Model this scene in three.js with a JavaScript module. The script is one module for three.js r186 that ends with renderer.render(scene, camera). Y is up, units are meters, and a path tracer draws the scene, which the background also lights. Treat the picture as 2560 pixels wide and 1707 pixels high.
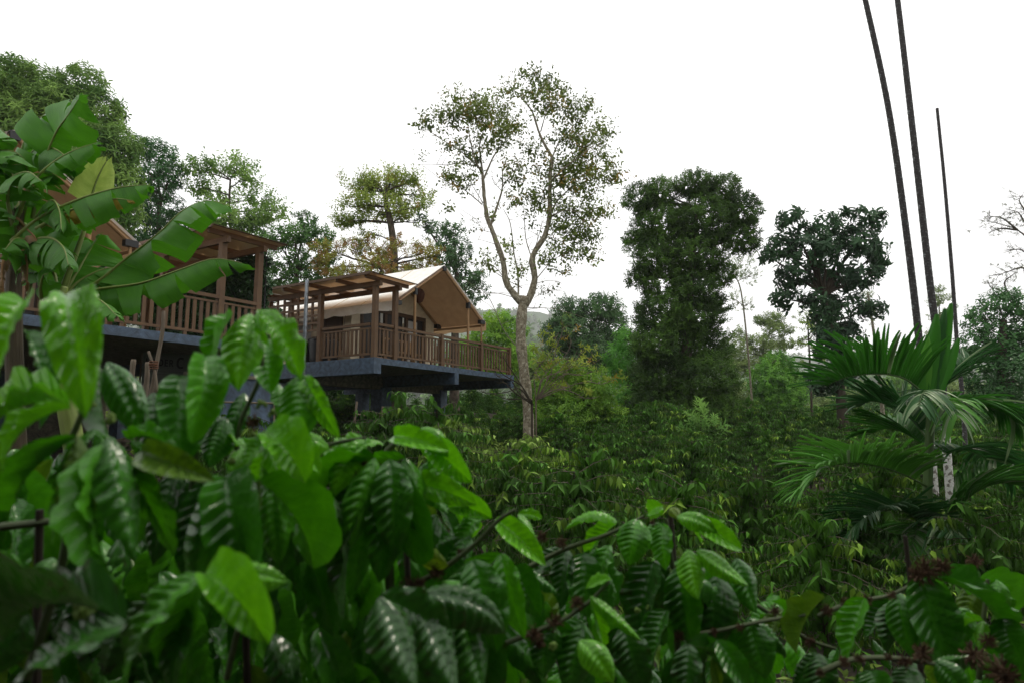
import * as THREE from 'three';
import { mergeGeometries } from 'three/addons/utils/BufferGeometryUtils.js';
import { ImprovedNoise } from 'three/addons/math/ImprovedNoise.js';

// ---------------------------------------------------------------- camera, sky, sun, exposure
const EYE = 1.7, FOCAL = 1707, CX = 1280, CY = 853.5, TILT = Math.atan((1078 - CY) / FOCAL);
const scene = new THREE.Scene();
const camera = new THREE.PerspectiveCamera(2 * Math.atan(853.5 / FOCAL) * 180 / Math.PI, 1024 / 682, 0.05, 3000);
camera.position.set(0, EYE, 0);
camera.rotation.set(TILT, 0, 0);
camera.focus = 17; camera.userData.fStop = 3.4;
const renderer = new THREE.WebGLRenderer({ antialias: true });
renderer.toneMapping = THREE.LinearToneMapping;
renderer.toneMappingExposure = 1.0;
renderer.shadowMap.enabled = true;

const noise = new ImprovedNoise();
const fbm = (x, y, z = 0, o = 4) => { let s = 0, a = .5, f = 1; for (let i = 0; i < o; i++) { s += a * noise.noise(x * f, y * f, z + i * 7.3); a *= .5; f *= 2.03; } return s; };
{ // bright thin overcast all round
  const w = 256, h = 128, data = new Float32Array(w * h * 4);
  for (let j = 0; j < h; j++) for (let i = 0; i < w; i++) {
    const th = (i / w) * Math.PI * 2, el = (j + .5) / h * Math.PI - Math.PI / 2, c = Math.cos(el);
    const n = fbm(Math.cos(th) * c * 2.2 + 3, Math.sin(el) * 4 + 1, Math.sin(th) * c * 2.2, 4);
    const v = 1.46 + .06 * Math.max(0, Math.sin(el)) + .09 * n, k = (j * w + i) * 4;
    data[k] = v; data[k + 1] = v; data[k + 2] = v * .998; data[k + 3] = 1;
  }
  const sky = new THREE.DataTexture(data, w, h, THREE.RGBAFormat, THREE.FloatType);
  sky.mapping = THREE.EquirectangularReflectionMapping; sky.magFilter = sky.minFilter = THREE.LinearFilter;
  sky.wrapS = THREE.RepeatWrapping; sky.needsUpdate = true;
  scene.background = sky; scene.environment = sky;
}
const sun = new THREE.DirectionalLight(0xfff4e4, 1.5);
sun.position.set(27, 60, -40); sun.target.position.set(0, 0, -18);
sun.castShadow = true; sun.shadow.radius = 24; sun.shadow.mapSize.set(2048, 2048);
Object.assign(sun.shadow.camera, { left: -50, right: 50, top: 50, bottom: -50, near: 1, far: 200 });
scene.add(sun, sun.target);
scene.fog = new THREE.FogExp2(0xf2f3f2, 0.0004);

// ---------------------------------------------------------------- helpers
function RNG(seed) { let s = seed >>> 0; const f = () => { s = (s + 0x6d2b79f5) | 0; let t = Math.imul(s ^ (s >>> 15), 1 | s); t = (t + Math.imul(t ^ (t >>> 7), 61 | t)) ^ t; return ((t ^ (t >>> 14)) >>> 0) / 4294967296; }; f.r = (a, b) => a + (b - a) * f(); f.n = () => (f() + f() + f() - 1.5) / 1.5; f.pick = (a) => a[Math.floor(f() * a.length)]; return f; }
const V3 = (x = 0, y = 0, z = 0) => new THREE.Vector3(x, y, z);
const rad = (d) => d * Math.PI / 180, clamp = (x, a = 0, b = 1) => Math.min(b, Math.max(a, x)), lerp = (a, b, t) => a + (b - a) * t;
// survey: where a sight line of the photograph meets the depth d (metres in front of the camera)
const ct = Math.cos(TILT), st = Math.sin(TILT);
function at(px, py, d) { const x = (px - CX) / FOCAL, y = -(py - CY) / FOCAL, ry = y * ct + st, rz = y * st - ct, k = d / -rz; return V3(x * k, EYE + ry * k, -d); }
const mpp = (d) => d / FOCAL;                                        // metres per photo pixel at depth d
const used = new Map();
function numbered(n) { const k = used.get(n) || 0; used.set(n, k + 1); return k ? `${n}_${String(k).padStart(3, '0')}` : n; }
function tag(o, label, category, group, kind) { if (label) o.userData.label = label; if (category) o.userData.category = category; if (group) o.userData.group = group; if (kind) o.userData.kind = kind; return o; }
function thing(name, label, category, pos = [0, 0, 0], turn = 0, group) { const g = new THREE.Group(); g.name = numbered(name); g.position.set(...(pos.isVector3 ? pos.toArray() : pos)); g.rotation.y = turn; tag(g, label, category, group); scene.add(g); return g; }
function mesh(name, geo, mat, parent) { const m = new THREE.Mesh(geo, mat); m.name = name; m.castShadow = m.receiveShadow = true; parent.add(m); return m; }
function tube(pts, radii, seg = 6, uvs = 1, cap = true) {            // tapered tube through points
  const n = pts.length, pos = [], uv = [], idx = []; let len = 0;
  let nrm = V3(0, 0, 1); const t = V3(), b = V3();
  for (let i = 0; i < n; i++) {
    t.subVectors(pts[Math.min(n - 1, i + 1)], pts[Math.max(0, i - 1)]).normalize();
    if (i === 0) { nrm.set(1, 0, 0); if (Math.abs(t.x) > .9) nrm.set(0, 0, 1); }
    nrm.addScaledVector(t, -nrm.dot(t)).normalize(); b.crossVectors(t, nrm);
    if (i) len += pts[i].distanceTo(pts[i - 1]);
    const r = Array.isArray(radii) ? radii[i] : radii(i / (n - 1));
    for (let k = 0; k <= seg; k++) { const a = k / seg * Math.PI * 2, c = Math.cos(a) * r, s = Math.sin(a) * r; pos.push(pts[i].x + nrm.x * c + b.x * s, pts[i].y + nrm.y * c + b.y * s, pts[i].z + nrm.z * c + b.z * s); uv.push(k / seg * .6 * uvs, len * uvs); }
  }
  for (let i = 0; i < n - 1; i++) for (let k = 0; k < seg; k++) { const a = i * (seg + 1) + k, d = a + seg + 1; idx.push(a, a + 1, d, a + 1, d + 1, d); }
  if (cap) for (const [i, s] of [[0, 1], [n - 1, -1]]) { const c = pos.length / 3; pos.push(pts[i].x, pts[i].y, pts[i].z); uv.push(0, 0); for (let k = 0; k < seg; k++) { const a = i * (seg + 1) + k; s > 0 ? idx.push(c, a + 1, a) : idx.push(c, a, a + 1); } }
  const g = new THREE.BufferGeometry(); g.setAttribute('position', new THREE.Float32BufferAttribute(pos, 3)); g.setAttribute('uv', new THREE.Float32BufferAttribute(uv, 2)); g.setIndex(idx); g.computeVertexNormals(); return g;
}
const curve = (pts, n) => new THREE.CatmullRomCurve3(pts, false, 'centripetal').getPoints(n);
function rot3(g, x, y, z) { g.rotateX(x).rotateY(y).rotateZ(z); return g; }

// textures: grain, colour patches and fine relief only
function tex(w, h, f, srgb = true) {
  const d = new Uint8Array(w * h * 4);
  for (let j = 0; j < h; j++) for (let i = 0; i < w; i++) { const c = f(i / w, j / h, i, j), k = (j * w + i) * 4; for (let q = 0; q < 3; q++) d[k + q] = clamp(Array.isArray(c) ? c[q] : c, 0, 1) * 255; d[k + 3] = 255; }
  const t = new THREE.DataTexture(d, w, h); t.wrapS = t.wrapT = THREE.RepeatWrapping; t.magFilter = THREE.LinearFilter; t.minFilter = THREE.LinearMipmapLinearFilter; t.generateMipmaps = true; if (srgb) t.colorSpace = THREE.SRGBColorSpace; t.needsUpdate = true; return t;
}
const tnoise = (u, v, su, sv, s, o = 4) => { // tileable noise in [0,1] around .5
  const a = u * Math.PI * 2, b = v * Math.PI * 2, R = .16; return .5 + fbm(Math.cos(a) * su * R + Math.cos(b) * sv * R + s, Math.sin(a) * su * R + 5, Math.sin(b) * sv * R + s * 2, o) * .9; };
const mixc = (a, b, t) => [0, 1, 2].map((i) => lerp(a[i], b[i], clamp(t)));
const std = (o) => new THREE.MeshStandardMaterial(o), phys = (o) => new THREE.MeshPhysicalMaterial(o);
const grainT = tex(256, 256, (u, v) => { const g = tnoise(u, v, 40, 3, 1, 3), p = tnoise(u, v, 6, 5, 9, 3); return mixc([.80, .78, .76], [1, 1, 1], g * .9 + (p - .5) * .8); });
const grainB = tex(256, 256, (u, v) => tnoise(u, v, 40, 3, 1, 3), false);
const patchT = tex(256, 256, (u, v) => { const g = tnoise(u, v, 8, 8, 3, 5), p = tnoise(u, v, 40, 40, 9, 2); return mixc([.50, .50, .49], [1, 1, 1], .15 + g * .95 + (p - .5) * .5); });
const clothT = tex(256, 256, (u, v) => { const g = tnoise(u, v, 7, 9, 4, 5), p = tnoise(u, v, 60, 60, 6, 2); return mixc([.90, .89, .87], [1, 1, 1], g + .2 + (p - .5) * .3); });
const weaveB = tex(128, 128, (u, v, i, j) => .5 + .25 * Math.sin(i * Math.PI / 2) * Math.cos(j * Math.PI / 2) + .3 * (tnoise(u, v, 20, 20, 2, 2) - .5), false);
const barkPale = tex(512, 512, (u, v) => { const g = tnoise(u, v, 14, 8, 3, 5), p = tnoise(u, v, 60, 26, 5, 4), l = tnoise(u, v, 20, 14, 17, 5); let c = mixc([.40, .36, .29], [.60, .57, .49], g * 1.2 - .1 + (p - .5) * 1.3); if (l > .6) c = mixc(c, [.70, .69, .63], (l - .6) * 4); if (l < .36) c = mixc(c, [.25, .23, .18], (.36 - l) * 4); return c; });
const barkDark = tex(256, 512, (u, v) => { const g = tnoise(u, v, 16, 5, 3, 5), l = tnoise(u, v, 6, 6, 7, 4); let c = mixc([.17, .14, .11], [.38, .33, .28], g * 1.4 - .2); if (l > .6) c = mixc(c, [.36, .38, .27], (l - .6) * 4); return c; });
const barkB = tex(256, 256, (u, v) => tnoise(u, v, 16, 6, 3, 5), false);
const palmT = tex(256, 1024, (u, v) => { const l = tnoise(u, v, 7, 26, 7, 4), p = tnoise(u, v, 22, 60, 3, 4), ring = Math.pow(Math.abs(Math.sin(v * Math.PI * 20 + .15 * Math.sin(u * 6.283))), .3); let c = mixc([.15, .14, .14], [.27, .25, .25], p * 1.5 - .3); if (l > .6) c = mixc(c, [.5, .52, .52], (l - .6) * 5); return c.map((x) => x * lerp(.6, 1, ring) + (1 - ring) * .12); });
const palmWhite = tex(256, 512, (u, v) => { const l = tnoise(u, v, 9, 12, 7, 5), p = tnoise(u, v, 24, 40, 3, 4); let c = mixc([.66, .66, .63], [.82, .82, .80], p * 1.4 - .2); if (l < .47) c = mixc(c, [.42, .40, .37], (.47 - l) * 7); return c; });
const M = {
  wood: std({ color: new THREE.Color(0x684c2e), map: grainT, bumpMap: grainB, bumpScale: .002, roughness: .62 }),
  woodDark: std({ color: new THREE.Color(0x584028), map: grainT, roughness: .65 }),
  bamboo: std({ color: new THREE.Color(0xa98458), map: grainT, roughness: .55 }),
  stick: std({ color: new THREE.Color(0x75695a), map: grainT, bumpMap: grainB, bumpScale: .004, roughness: .85 }),
  blue: std({ color: new THREE.Color(0x4d6178), map: patchT, roughness: .6 }),
  concrete: std({ color: new THREE.Color(0x8d8472), map: patchT, roughness: .9 }),
  steel: std({ color: new THREE.Color(0xa9b0b8), map: patchT, roughness: .38, metalness: .8 }),
  black: std({ color: new THREE.Color(0x0e0f11), roughness: .45 }),
  clamp: std({ color: new THREE.Color(0x151517), roughness: .5 }),
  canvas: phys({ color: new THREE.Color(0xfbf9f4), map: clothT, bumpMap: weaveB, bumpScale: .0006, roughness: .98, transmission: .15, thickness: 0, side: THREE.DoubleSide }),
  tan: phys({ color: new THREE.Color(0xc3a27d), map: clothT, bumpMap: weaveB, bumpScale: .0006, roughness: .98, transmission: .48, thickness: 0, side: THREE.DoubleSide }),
  cream: std({ color: new THREE.Color(0xdccfb6), map: clothT, roughness: .95, side: THREE.DoubleSide }),
  greyCloth: std({ color: new THREE.Color(0xb9b8b6), map: clothT, roughness: .95, side: THREE.DoubleSide }),
  roofSheet: phys({ color: new THREE.Color(0xb08a62), roughness: .3, transmission: .55, thickness: 0, side: THREE.DoubleSide }),
  wicker: std({ color: new THREE.Color(0x6b3a24), map: grainT, roughness: .8 }),
  rope: std({ color: new THREE.Color(0x5e3c28), roughness: .95 }),
  wire: std({ color: new THREE.Color(0x2b2b2c), roughness: .6 }),
  soil: std({ color: new THREE.Color(0x3a2a1c), map: patchT, roughness: .98 }),
  sign: std({ color: new THREE.Color(0x5e625d), roughness: .8 }),
  ink: std({ color: new THREE.Color(0x161717), roughness: .8 }),
  barkPale: std({ map: barkPale, bumpMap: barkB, bumpScale: .015, roughness: .95 }),
  barkDark: std({ map: barkDark, bumpMap: barkB, bumpScale: .02, roughness: .95 }),
  twig: std({ color: new THREE.Color(0x362f22), roughness: .95 }),
  palmBark: std({ map: palmT, bumpMap: barkB, bumpScale: .008, roughness: .9 }),
  palmPale: std({ map: palmWhite, bumpMap: barkB, bumpScale: .008, roughness: .9 }),
};

// ---------------------------------------------------------------- terrain
const spots = [[1150, 1105, 11], [1400, 1015, 20], [1000, 1075, 16], [850, 1050, 18], [1700, 1050, 25], [1900, 1030, 33], [2150, 1035, 33], [1600, 1165, 13], [1800, 1190, 13], [2000, 1170, 15], [1800, 1310, 8.5], [2100, 1340, 8.5], [2450, 1210, 13.5], [2550, 1370, 8], [1450, 1260, 8], [1250, 1200, 8.5], [2500, 1060, 30], [1500, 1020, 30]]
  .map(([px, py, d]) => { const p = at(px, py, d); return [p.x, p.z, p.y - 1.25]; });
spots.push([0, 0, 0], [-3, -2, .1], [3, -2, -.2], [-4, -7, .5], [-8, -15, 1.0], [-12, -24, 2.2], [-14, -36, 4], [-26, -36, 5], [-2, -34, 2.6], [0, 8, 0], [-14, 4, .4], [14, 2, -.8], [20, -20, .2], [10, -48, 1.6], [30, -50, 1.2], [-30, -10, 2], [-25, -60, 6], [0, -75, 2.5], [45, -75, 0]);
function groundY(x, z) {
  let s = 0, w = 0; for (const [a, b, h] of spots) { const q = 1 / ((x - a) ** 2 + (z - b) ** 2 + .6) ** 1.6; s += h * q; w += q; }
  const r = Math.hypot(x, z), far = clamp((r - 75) / 120); return lerp(s / w, -6, far * far * (3 - 2 * far));
}
{
  const xs = [], zs = []; const lin = (a, b, n, out) => { for (let i = 0; i < n; i++) out.push(a + (b - a) * i / n); };
  lin(-1500, -60, 12, xs); lin(-60, 60, 110, xs); lin(60, 1500, 12, xs); xs.push(1500);
  lin(-1500, -90, 12, zs); lin(-90, 14, 100, zs); lin(14, 1500, 10, zs); zs.push(1500);
  const pos = [], uv = [], idx = [];
  for (const z of zs) for (const x of xs) { pos.push(x, groundY(x, z) + .05 * fbm(x, z), z); uv.push(x / 2.2, z / 2.2); }
  for (let j = 0; j < zs.length - 1; j++) for (let i = 0; i < xs.length - 1; i++) { const a = j * xs.length + i, b = a + xs.length; idx.push(a, b, a + 1, a + 1, b, b + 1); }
  const g = new THREE.BufferGeometry(); g.setAttribute('position', new THREE.Float32BufferAttribute(pos, 3)); g.setAttribute('uv', new THREE.Float32BufferAttribute(uv, 2)); g.setIndex(idx); g.computeVertexNormals();
  const litter = tex(512, 512, (u, v) => { const a = tnoise(u, v, 10, 10, 3, 5), b = tnoise(u, v, 50, 50, 8, 3), c = tnoise(u, v, 24, 24, 13, 4); let k = mixc([.11, .08, .055], [.21, .155, .11], a + (b - .5)); if (c > .6) k = mixc(k, [.22, .26, .10], (c - .6) * 7); return k; });
  const m = mesh('ground', g, std({ map: litter, roughness: .98 }), scene); m.userData.kind = 'structure';
}
// wooded ridges beyond the valley
function ridge(d, prof, name, seed, col) {
  const R = RNG(seed), n = 220, pos = [], idx = [], rows = 9;
  const top = (px) => { let i = 0; while (i < prof.length - 2 && prof[i + 1][0] < px) i++; const [a, b] = [prof[i], prof[i + 1]], t = clamp((px - a[0]) / (b[0] - a[0])); return lerp(a[1], b[1], t * t * (3 - 2 * t)); };
  for (let j = 0; j <= rows; j++) for (let i = 0; i <= n; i++) {
    const px = lerp(prof[0][0], prof[prof.length - 1][0], i / n), s = j / rows, dd = lerp(d * .55, d, s), p = at(px, top(px), d), base = -8;
    const x = (px - CX) / FOCAL * dd, y = lerp(base, p.y, Math.pow(s, 1.25)) + (s > 0 ? d * .006 * fbm(x * .03, s * 9, seed, 3) : 0); pos.push(x, y, -dd);
  }
  for (let j = 0; j < rows; j++) for (let i = 0; i < n; i++) { const a = j * (n + 1) + i, b = a + n + 1; idx.push(a, a + 1, b, a + 1, b + 1, b); }
  const g = new THREE.BufferGeometry(); g.setAttribute('position', new THREE.Float32BufferAttribute(pos, 3)); g.setIndex(idx); g.computeVertexNormals();
  const m = mesh(name, g, std({ color: col, roughness: 1 }), scene); m.userData.kind = 'structure';
  const put = []; // the wood that clothes it
  for (let k = 0; k < 2600; k++) { const i = R() * n | 0, j = Math.min(rows - 1, R.r(2, rows) | 0), q = R(); const a = (j * (n + 1) + i) * 3, b = ((j + 1) * (n + 1) + i) * 3; put.push([lerp(pos[a], pos[b], q) + R.r(-4, 4), lerp(pos[a + 1], pos[b + 1], q), lerp(pos[a + 2], pos[b + 2], q)]); }
  return put;
}

// ---------------------------------------------------------------- decks, railings, pergolas, tents
const TURN = rad(58);                                                 // both decks lie the same way: local x along the front edge, local -z into the deck
const U = V3(Math.sin(rad(32)), 0, -Math.cos(rad(32))), W = V3(-Math.cos(rad(32)), 0, -Math.sin(rad(32)));
const corner = at(935, 892, 19.5), cornerL = at(552, 848, 15.7);
const deckAt = (C, u, h, v) => C.clone().addScaledVector(U, u).addScaledVector(W, v).add(V3(0, h, 0));
let O = [0, 0, 0];                                                    // origin (u, h, v) of the thing being built
const dthing = (C, u, h, v, name, label, cat, group) => { O = [u, h, v]; return thing(name, label, cat, deckAt(C, u, h, v), TURN, group); };
function B(name, p, m, u0, u1, h0, h1, v0, v1) {                      // a box between deck coordinates
  const g = new THREE.BoxGeometry(u1 - u0, h1 - h0, v1 - v0), uv = g.attributes.uv, d = [u1 - u0, h1 - h0, v1 - v0];
  const f = [[2, 1], [2, 1], [0, 2], [0, 2], [0, 1], [0, 1]];
  for (let i = 0; i < uv.count; i++) { const q = f[Math.floor(i / 4)], o = (u0 * 3.7 + v0 * 5.3 + h0) % 1, a = uv.getX(i) * d[q[0]], b = uv.getY(i) * d[q[1]]; d[q[0]] > d[q[1]] ? uv.setXY(i, b * 1.2 + o, a * 1.2 + o) : uv.setXY(i, a * 1.2 + o, b * 1.2 + o); }
  const o = mesh(name, g, m, p); o.position.set((u0 + u1) / 2 - O[0], (h0 + h1) / 2 - O[1], -((v0 + v1) / 2 - O[2])); return o;
}
const L3 = (u, h, v) => V3(u - O[0], h - O[1], -(v - O[2]));
const T = (name, p, m, a, b, r, r2 = r, seg = 10) => mesh(name, tube([L3(...a), L3(...b)], [r, r2], seg), m, p);
function sheet(name, p, m, corners, nu = 8, nv = 8, sag = 0, rep = 1) { // a cloth panel between four corners (u,h,v), bilinear with a little sag
  const [a, b, c, d] = corners.map((q) => L3(...q)), pos = [], uv = [], idx = [], q = V3(), e = V3(), s = V3();
  for (let j = 0; j <= nv; j++) for (let i = 0; i <= nu; i++) { const x = i / nu, y = j / nv; q.lerpVectors(a, b, x); e.lerpVectors(d, c, x); s.lerpVectors(q, e, y); s.y -= sag * 16 * x * (1 - x) * y * (1 - y) + .012 * fbm(x * 5 + a.x, y * 5, a.y); pos.push(s.x, s.y, s.z); uv.push(x * rep * a.distanceTo(b) / 2, y * rep * a.distanceTo(d) / 2); }
  for (let j = 0; j < nv; j++) for (let i = 0; i < nu; i++) { const k = j * (nu + 1) + i; idx.push(k, k + 1, k + nu + 2, k, k + nu + 2, k + nu + 1); }
  const g = new THREE.BufferGeometry(); g.setAttribute('position', new THREE.Float32BufferAttribute(pos, 3)); g.setAttribute('uv', new THREE.Float32BufferAttribute(uv, 2)); g.setIndex(idx); g.computeVertexNormals();
  return mesh(name, g, m, p);
}
function column(p, C, u, v, w, h1) { const q = deckAt(C, u, 0, v), hb = groundY(q.x, q.z) - C.y - .3; B('column', p, M.blue, u - w / 2, u + w / 2, hb, h1, v - w / 2, v + w / 2); }

{ // deck that carries the white-roofed tent
  const C = corner, p = dthing(C, 0, -.6, 0, 'raised_deck', 'blue-grey concrete deck on columns under the white-roofed tent', 'deck', 'raised concrete decks');
  B('slab', p, M.concrete, .3, 7.4, -.16, -.002, .12, 8.8);
  B('edge_beam', p, M.blue, .3, 7.62, -.18, 0, 0, .118);
  B('edge_beam', p, M.blue, 0, .298, -.46, .002, 0, 8.8);
  B('edge_beam', p, M.blue, 7.402, 7.62, -.48, -.182, .004, 8.8);
  B('edge_beam', p, M.blue, 7.402, 7.62, -.18, -.002, .12, 8.8);
  B('cross_beam', p, M.blue, 3.86, 4.08, -.55, -.162, -.006, 8.8);
  B('cross_beam', p, M.concrete, .31, 3.85, -.62, -.164, 3.2, 3.55); B('cross_beam', p, M.concrete, 4.09, 7.395, -.62, -.164, 3.2, 3.55);
  column(p, C, 4.0, 3.4, .52, -.553); column(p, C, 7.35, 3.35, .42, -.485); column(p, C, .35, 5.2, .5, -.463); column(p, C, 4.0, 7.6, .5, -.553); column(p, C, 7.35, 7.6, .42, -.485);
}
{ // deck on the left
  const C = cornerL, p = dthing(C, -2.6, -.6, 0, 'raised_deck', 'blue-grey deck edge over dark undercroft behind the banana plant', 'deck', 'raised concrete decks');
  B('slab', p, M.concrete, -7.6, 1.35, -.16, -.002, .12, 7.5);
  B('edge_beam', p, M.blue, -7.6, 1.5, -.2, 0, 0, .118);
  B('edge_beam', p, M.blue, 1.352, 1.5, -.5, -.004, .12, 7.5);
  B('cross_beam', p, M.concrete, -2.1, -1.8, -.6, -.163, 1.6, 7.08); B('cross_beam', p, M.concrete, -5.6, -5.3, -.6, -.163, .2, 7.08);
  for (const u of [-5.45, -1.95, 1.2]) for (const v of u === -1.95 ? [6.2] : [1.6, 6.2]) column(p, C, u, v, .45, u > 0 ? -.503 : -.603);
  const q = deckAt(C, -2, 0, 7), hb = groundY(q.x, q.z) - C.y - .6; B('back_wall', p, M.concrete, -7.4, 1.2, hb, -.164, 7.1, 7.3);
}
function railing(C, label, runs) { // runs: [fromU, fromV, toU, toV]
  const [u0, v0] = runs[0], p = dthing(C, u0, 0, v0, 'deck_railing', label, 'railing', 'brown deck railings');
  for (const [a, b, c, d] of runs) {
    const along = Math.abs(c - a) > Math.abs(d - b), s0 = along ? Math.min(a, c) : Math.min(b, d), s1 = along ? Math.max(a, c) : Math.max(b, d), k = along ? b : a;
    const bar = (n, x0, x1, h0, h1, t, m = M.wood) => along ? B(n, p, m, x0, x1, h0, h1, k - t / 2, k + t / 2) : B(n, p, m, k - t / 2, k + t / 2, h0, h1, x0, x1);
    bar('top_rail', s0, s1, .95, 1.03, .09); bar('mid_rail', s0, s1, .84, .89, .05); bar('bottom_rail', s0, s1, .09, .15, .06);
    const n = Math.round((s1 - s0) / .17); for (let i = 0; i < n; i++) { const x = s0 + (i + .5) * (s1 - s0) / n; bar('baluster', x - .04, x + .04, .152, .838, .03, i % 3 ? M.wood : M.woodDark); }
    for (let x = s0 + .3; x < s1; x += 1.4) bar('foot_block', x - .04, x + .04, .002, .088, .05);
  }
  return p;
}
const rp = railing(corner, 'long brown balustrade along the deck of the white-roofed tent', [[.26, .12, .9, .12], [1.06, .12, 3.2, .12], [3.32, .12, 5.5, .12], [5.62, .12, 7.4, .12], [.12, .26, .12, 2.28]]);
O = [.26, 0, .12]; for (const u of [3.26, 5.56, 7.46]) B('post', rp, M.wood, u - .055, u + .055, .002, 1.06, .055, .185);
const rl = railing(cornerL, 'brown balustrade on the deck edge behind the lowest banana leaf', [[-2.55, .1, -.07, .1], [.07, .1, .96, .1], [-7.5, .1, -2.65, .1]]);
O = [-2.55, 0, .1]; B('post', rl, M.wood, -2.648, -2.552, .002, 1.05, .04, .16); B('tile_packer', rl, M.cream, -.36, -.28, .004, .085, .05, .14);

function pergola(C, label, u0, u1, vN, ext, roofH, lattice) { // posts at u0/u1, beams along v, rafters along u
  const p = dthing(C, u0, 0, .12, 'pergola', label, 'pergola', 'brown pergolas'), h = roofH;
  const post = (u, v, h1 = h) => B('post', p, M.wood, u - .07, u + .07, .003, h1, v - .07, v + .07);
  post(u0, .12); post(u1, .12); post(u0, vN); post(u1, vN); post(u0, vN / 2);
  for (const u of [u0, u1]) B('beam', p, M.wood, u - .05, u + .05, h + .002, h + .15, -.1, vN + .3);
  const n = Math.round(vN / 1.2); for (let i = 0; i <= n; i++) { const v = .06 + (vN - .1) * i / n; B('rafter', p, M.wood, u0 - ext, u1 + ext, h + .152, h + .27, v - .035, v + .035); }
  sheet('roof_panel', p, M.roofSheet, [[u0 - ext - .06, h + .285, -.25], [u1 + ext + .12, h + .285, -.25], [u1 + ext + .12, h + .285, vN + .4], [u0 - ext - .06, h + .285, vN + .4]], 6, 10, 0);
  B('roof_trim', p, M.woodDark, u0 - ext - .06, u1 + ext + .12, h + .272, h + .282, -.27, -.2);
  B('roof_trim', p, M.woodDark, u0 - ext - .1, u0 - ext - .06, h + .22, h + .30, -.2, vN + .4);
  if (lattice) {
    const [a, b] = lattice, cols = 7, rows = 5;
    for (let i = 0; i <= cols; i++) { const v = lerp(a, b, i / cols); B('lattice_bar', p, M.wood, u0 - .025, u0 + .025, .95, h, v - .035, v + .035); }
    for (let j = 0; j < rows; j++) { const y = lerp(.98, h - .2, j / (rows - 1)); B('lattice_bar', p, M.wood, u0 - .05, u0 - .026, y - .035, y + .035, a, b); }
  }
  return p;
}
pergola(corner, 'brown pergola with lattice screen beside the white-roofed tent', .12, .98, 4.8, .5, 2.1, [2.45, 4.75]);
pergola(cornerL, 'brown pergola with see-through brown roof behind the banana leaves', 0, 1.03, 5.0, .45, 2.3);

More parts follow.
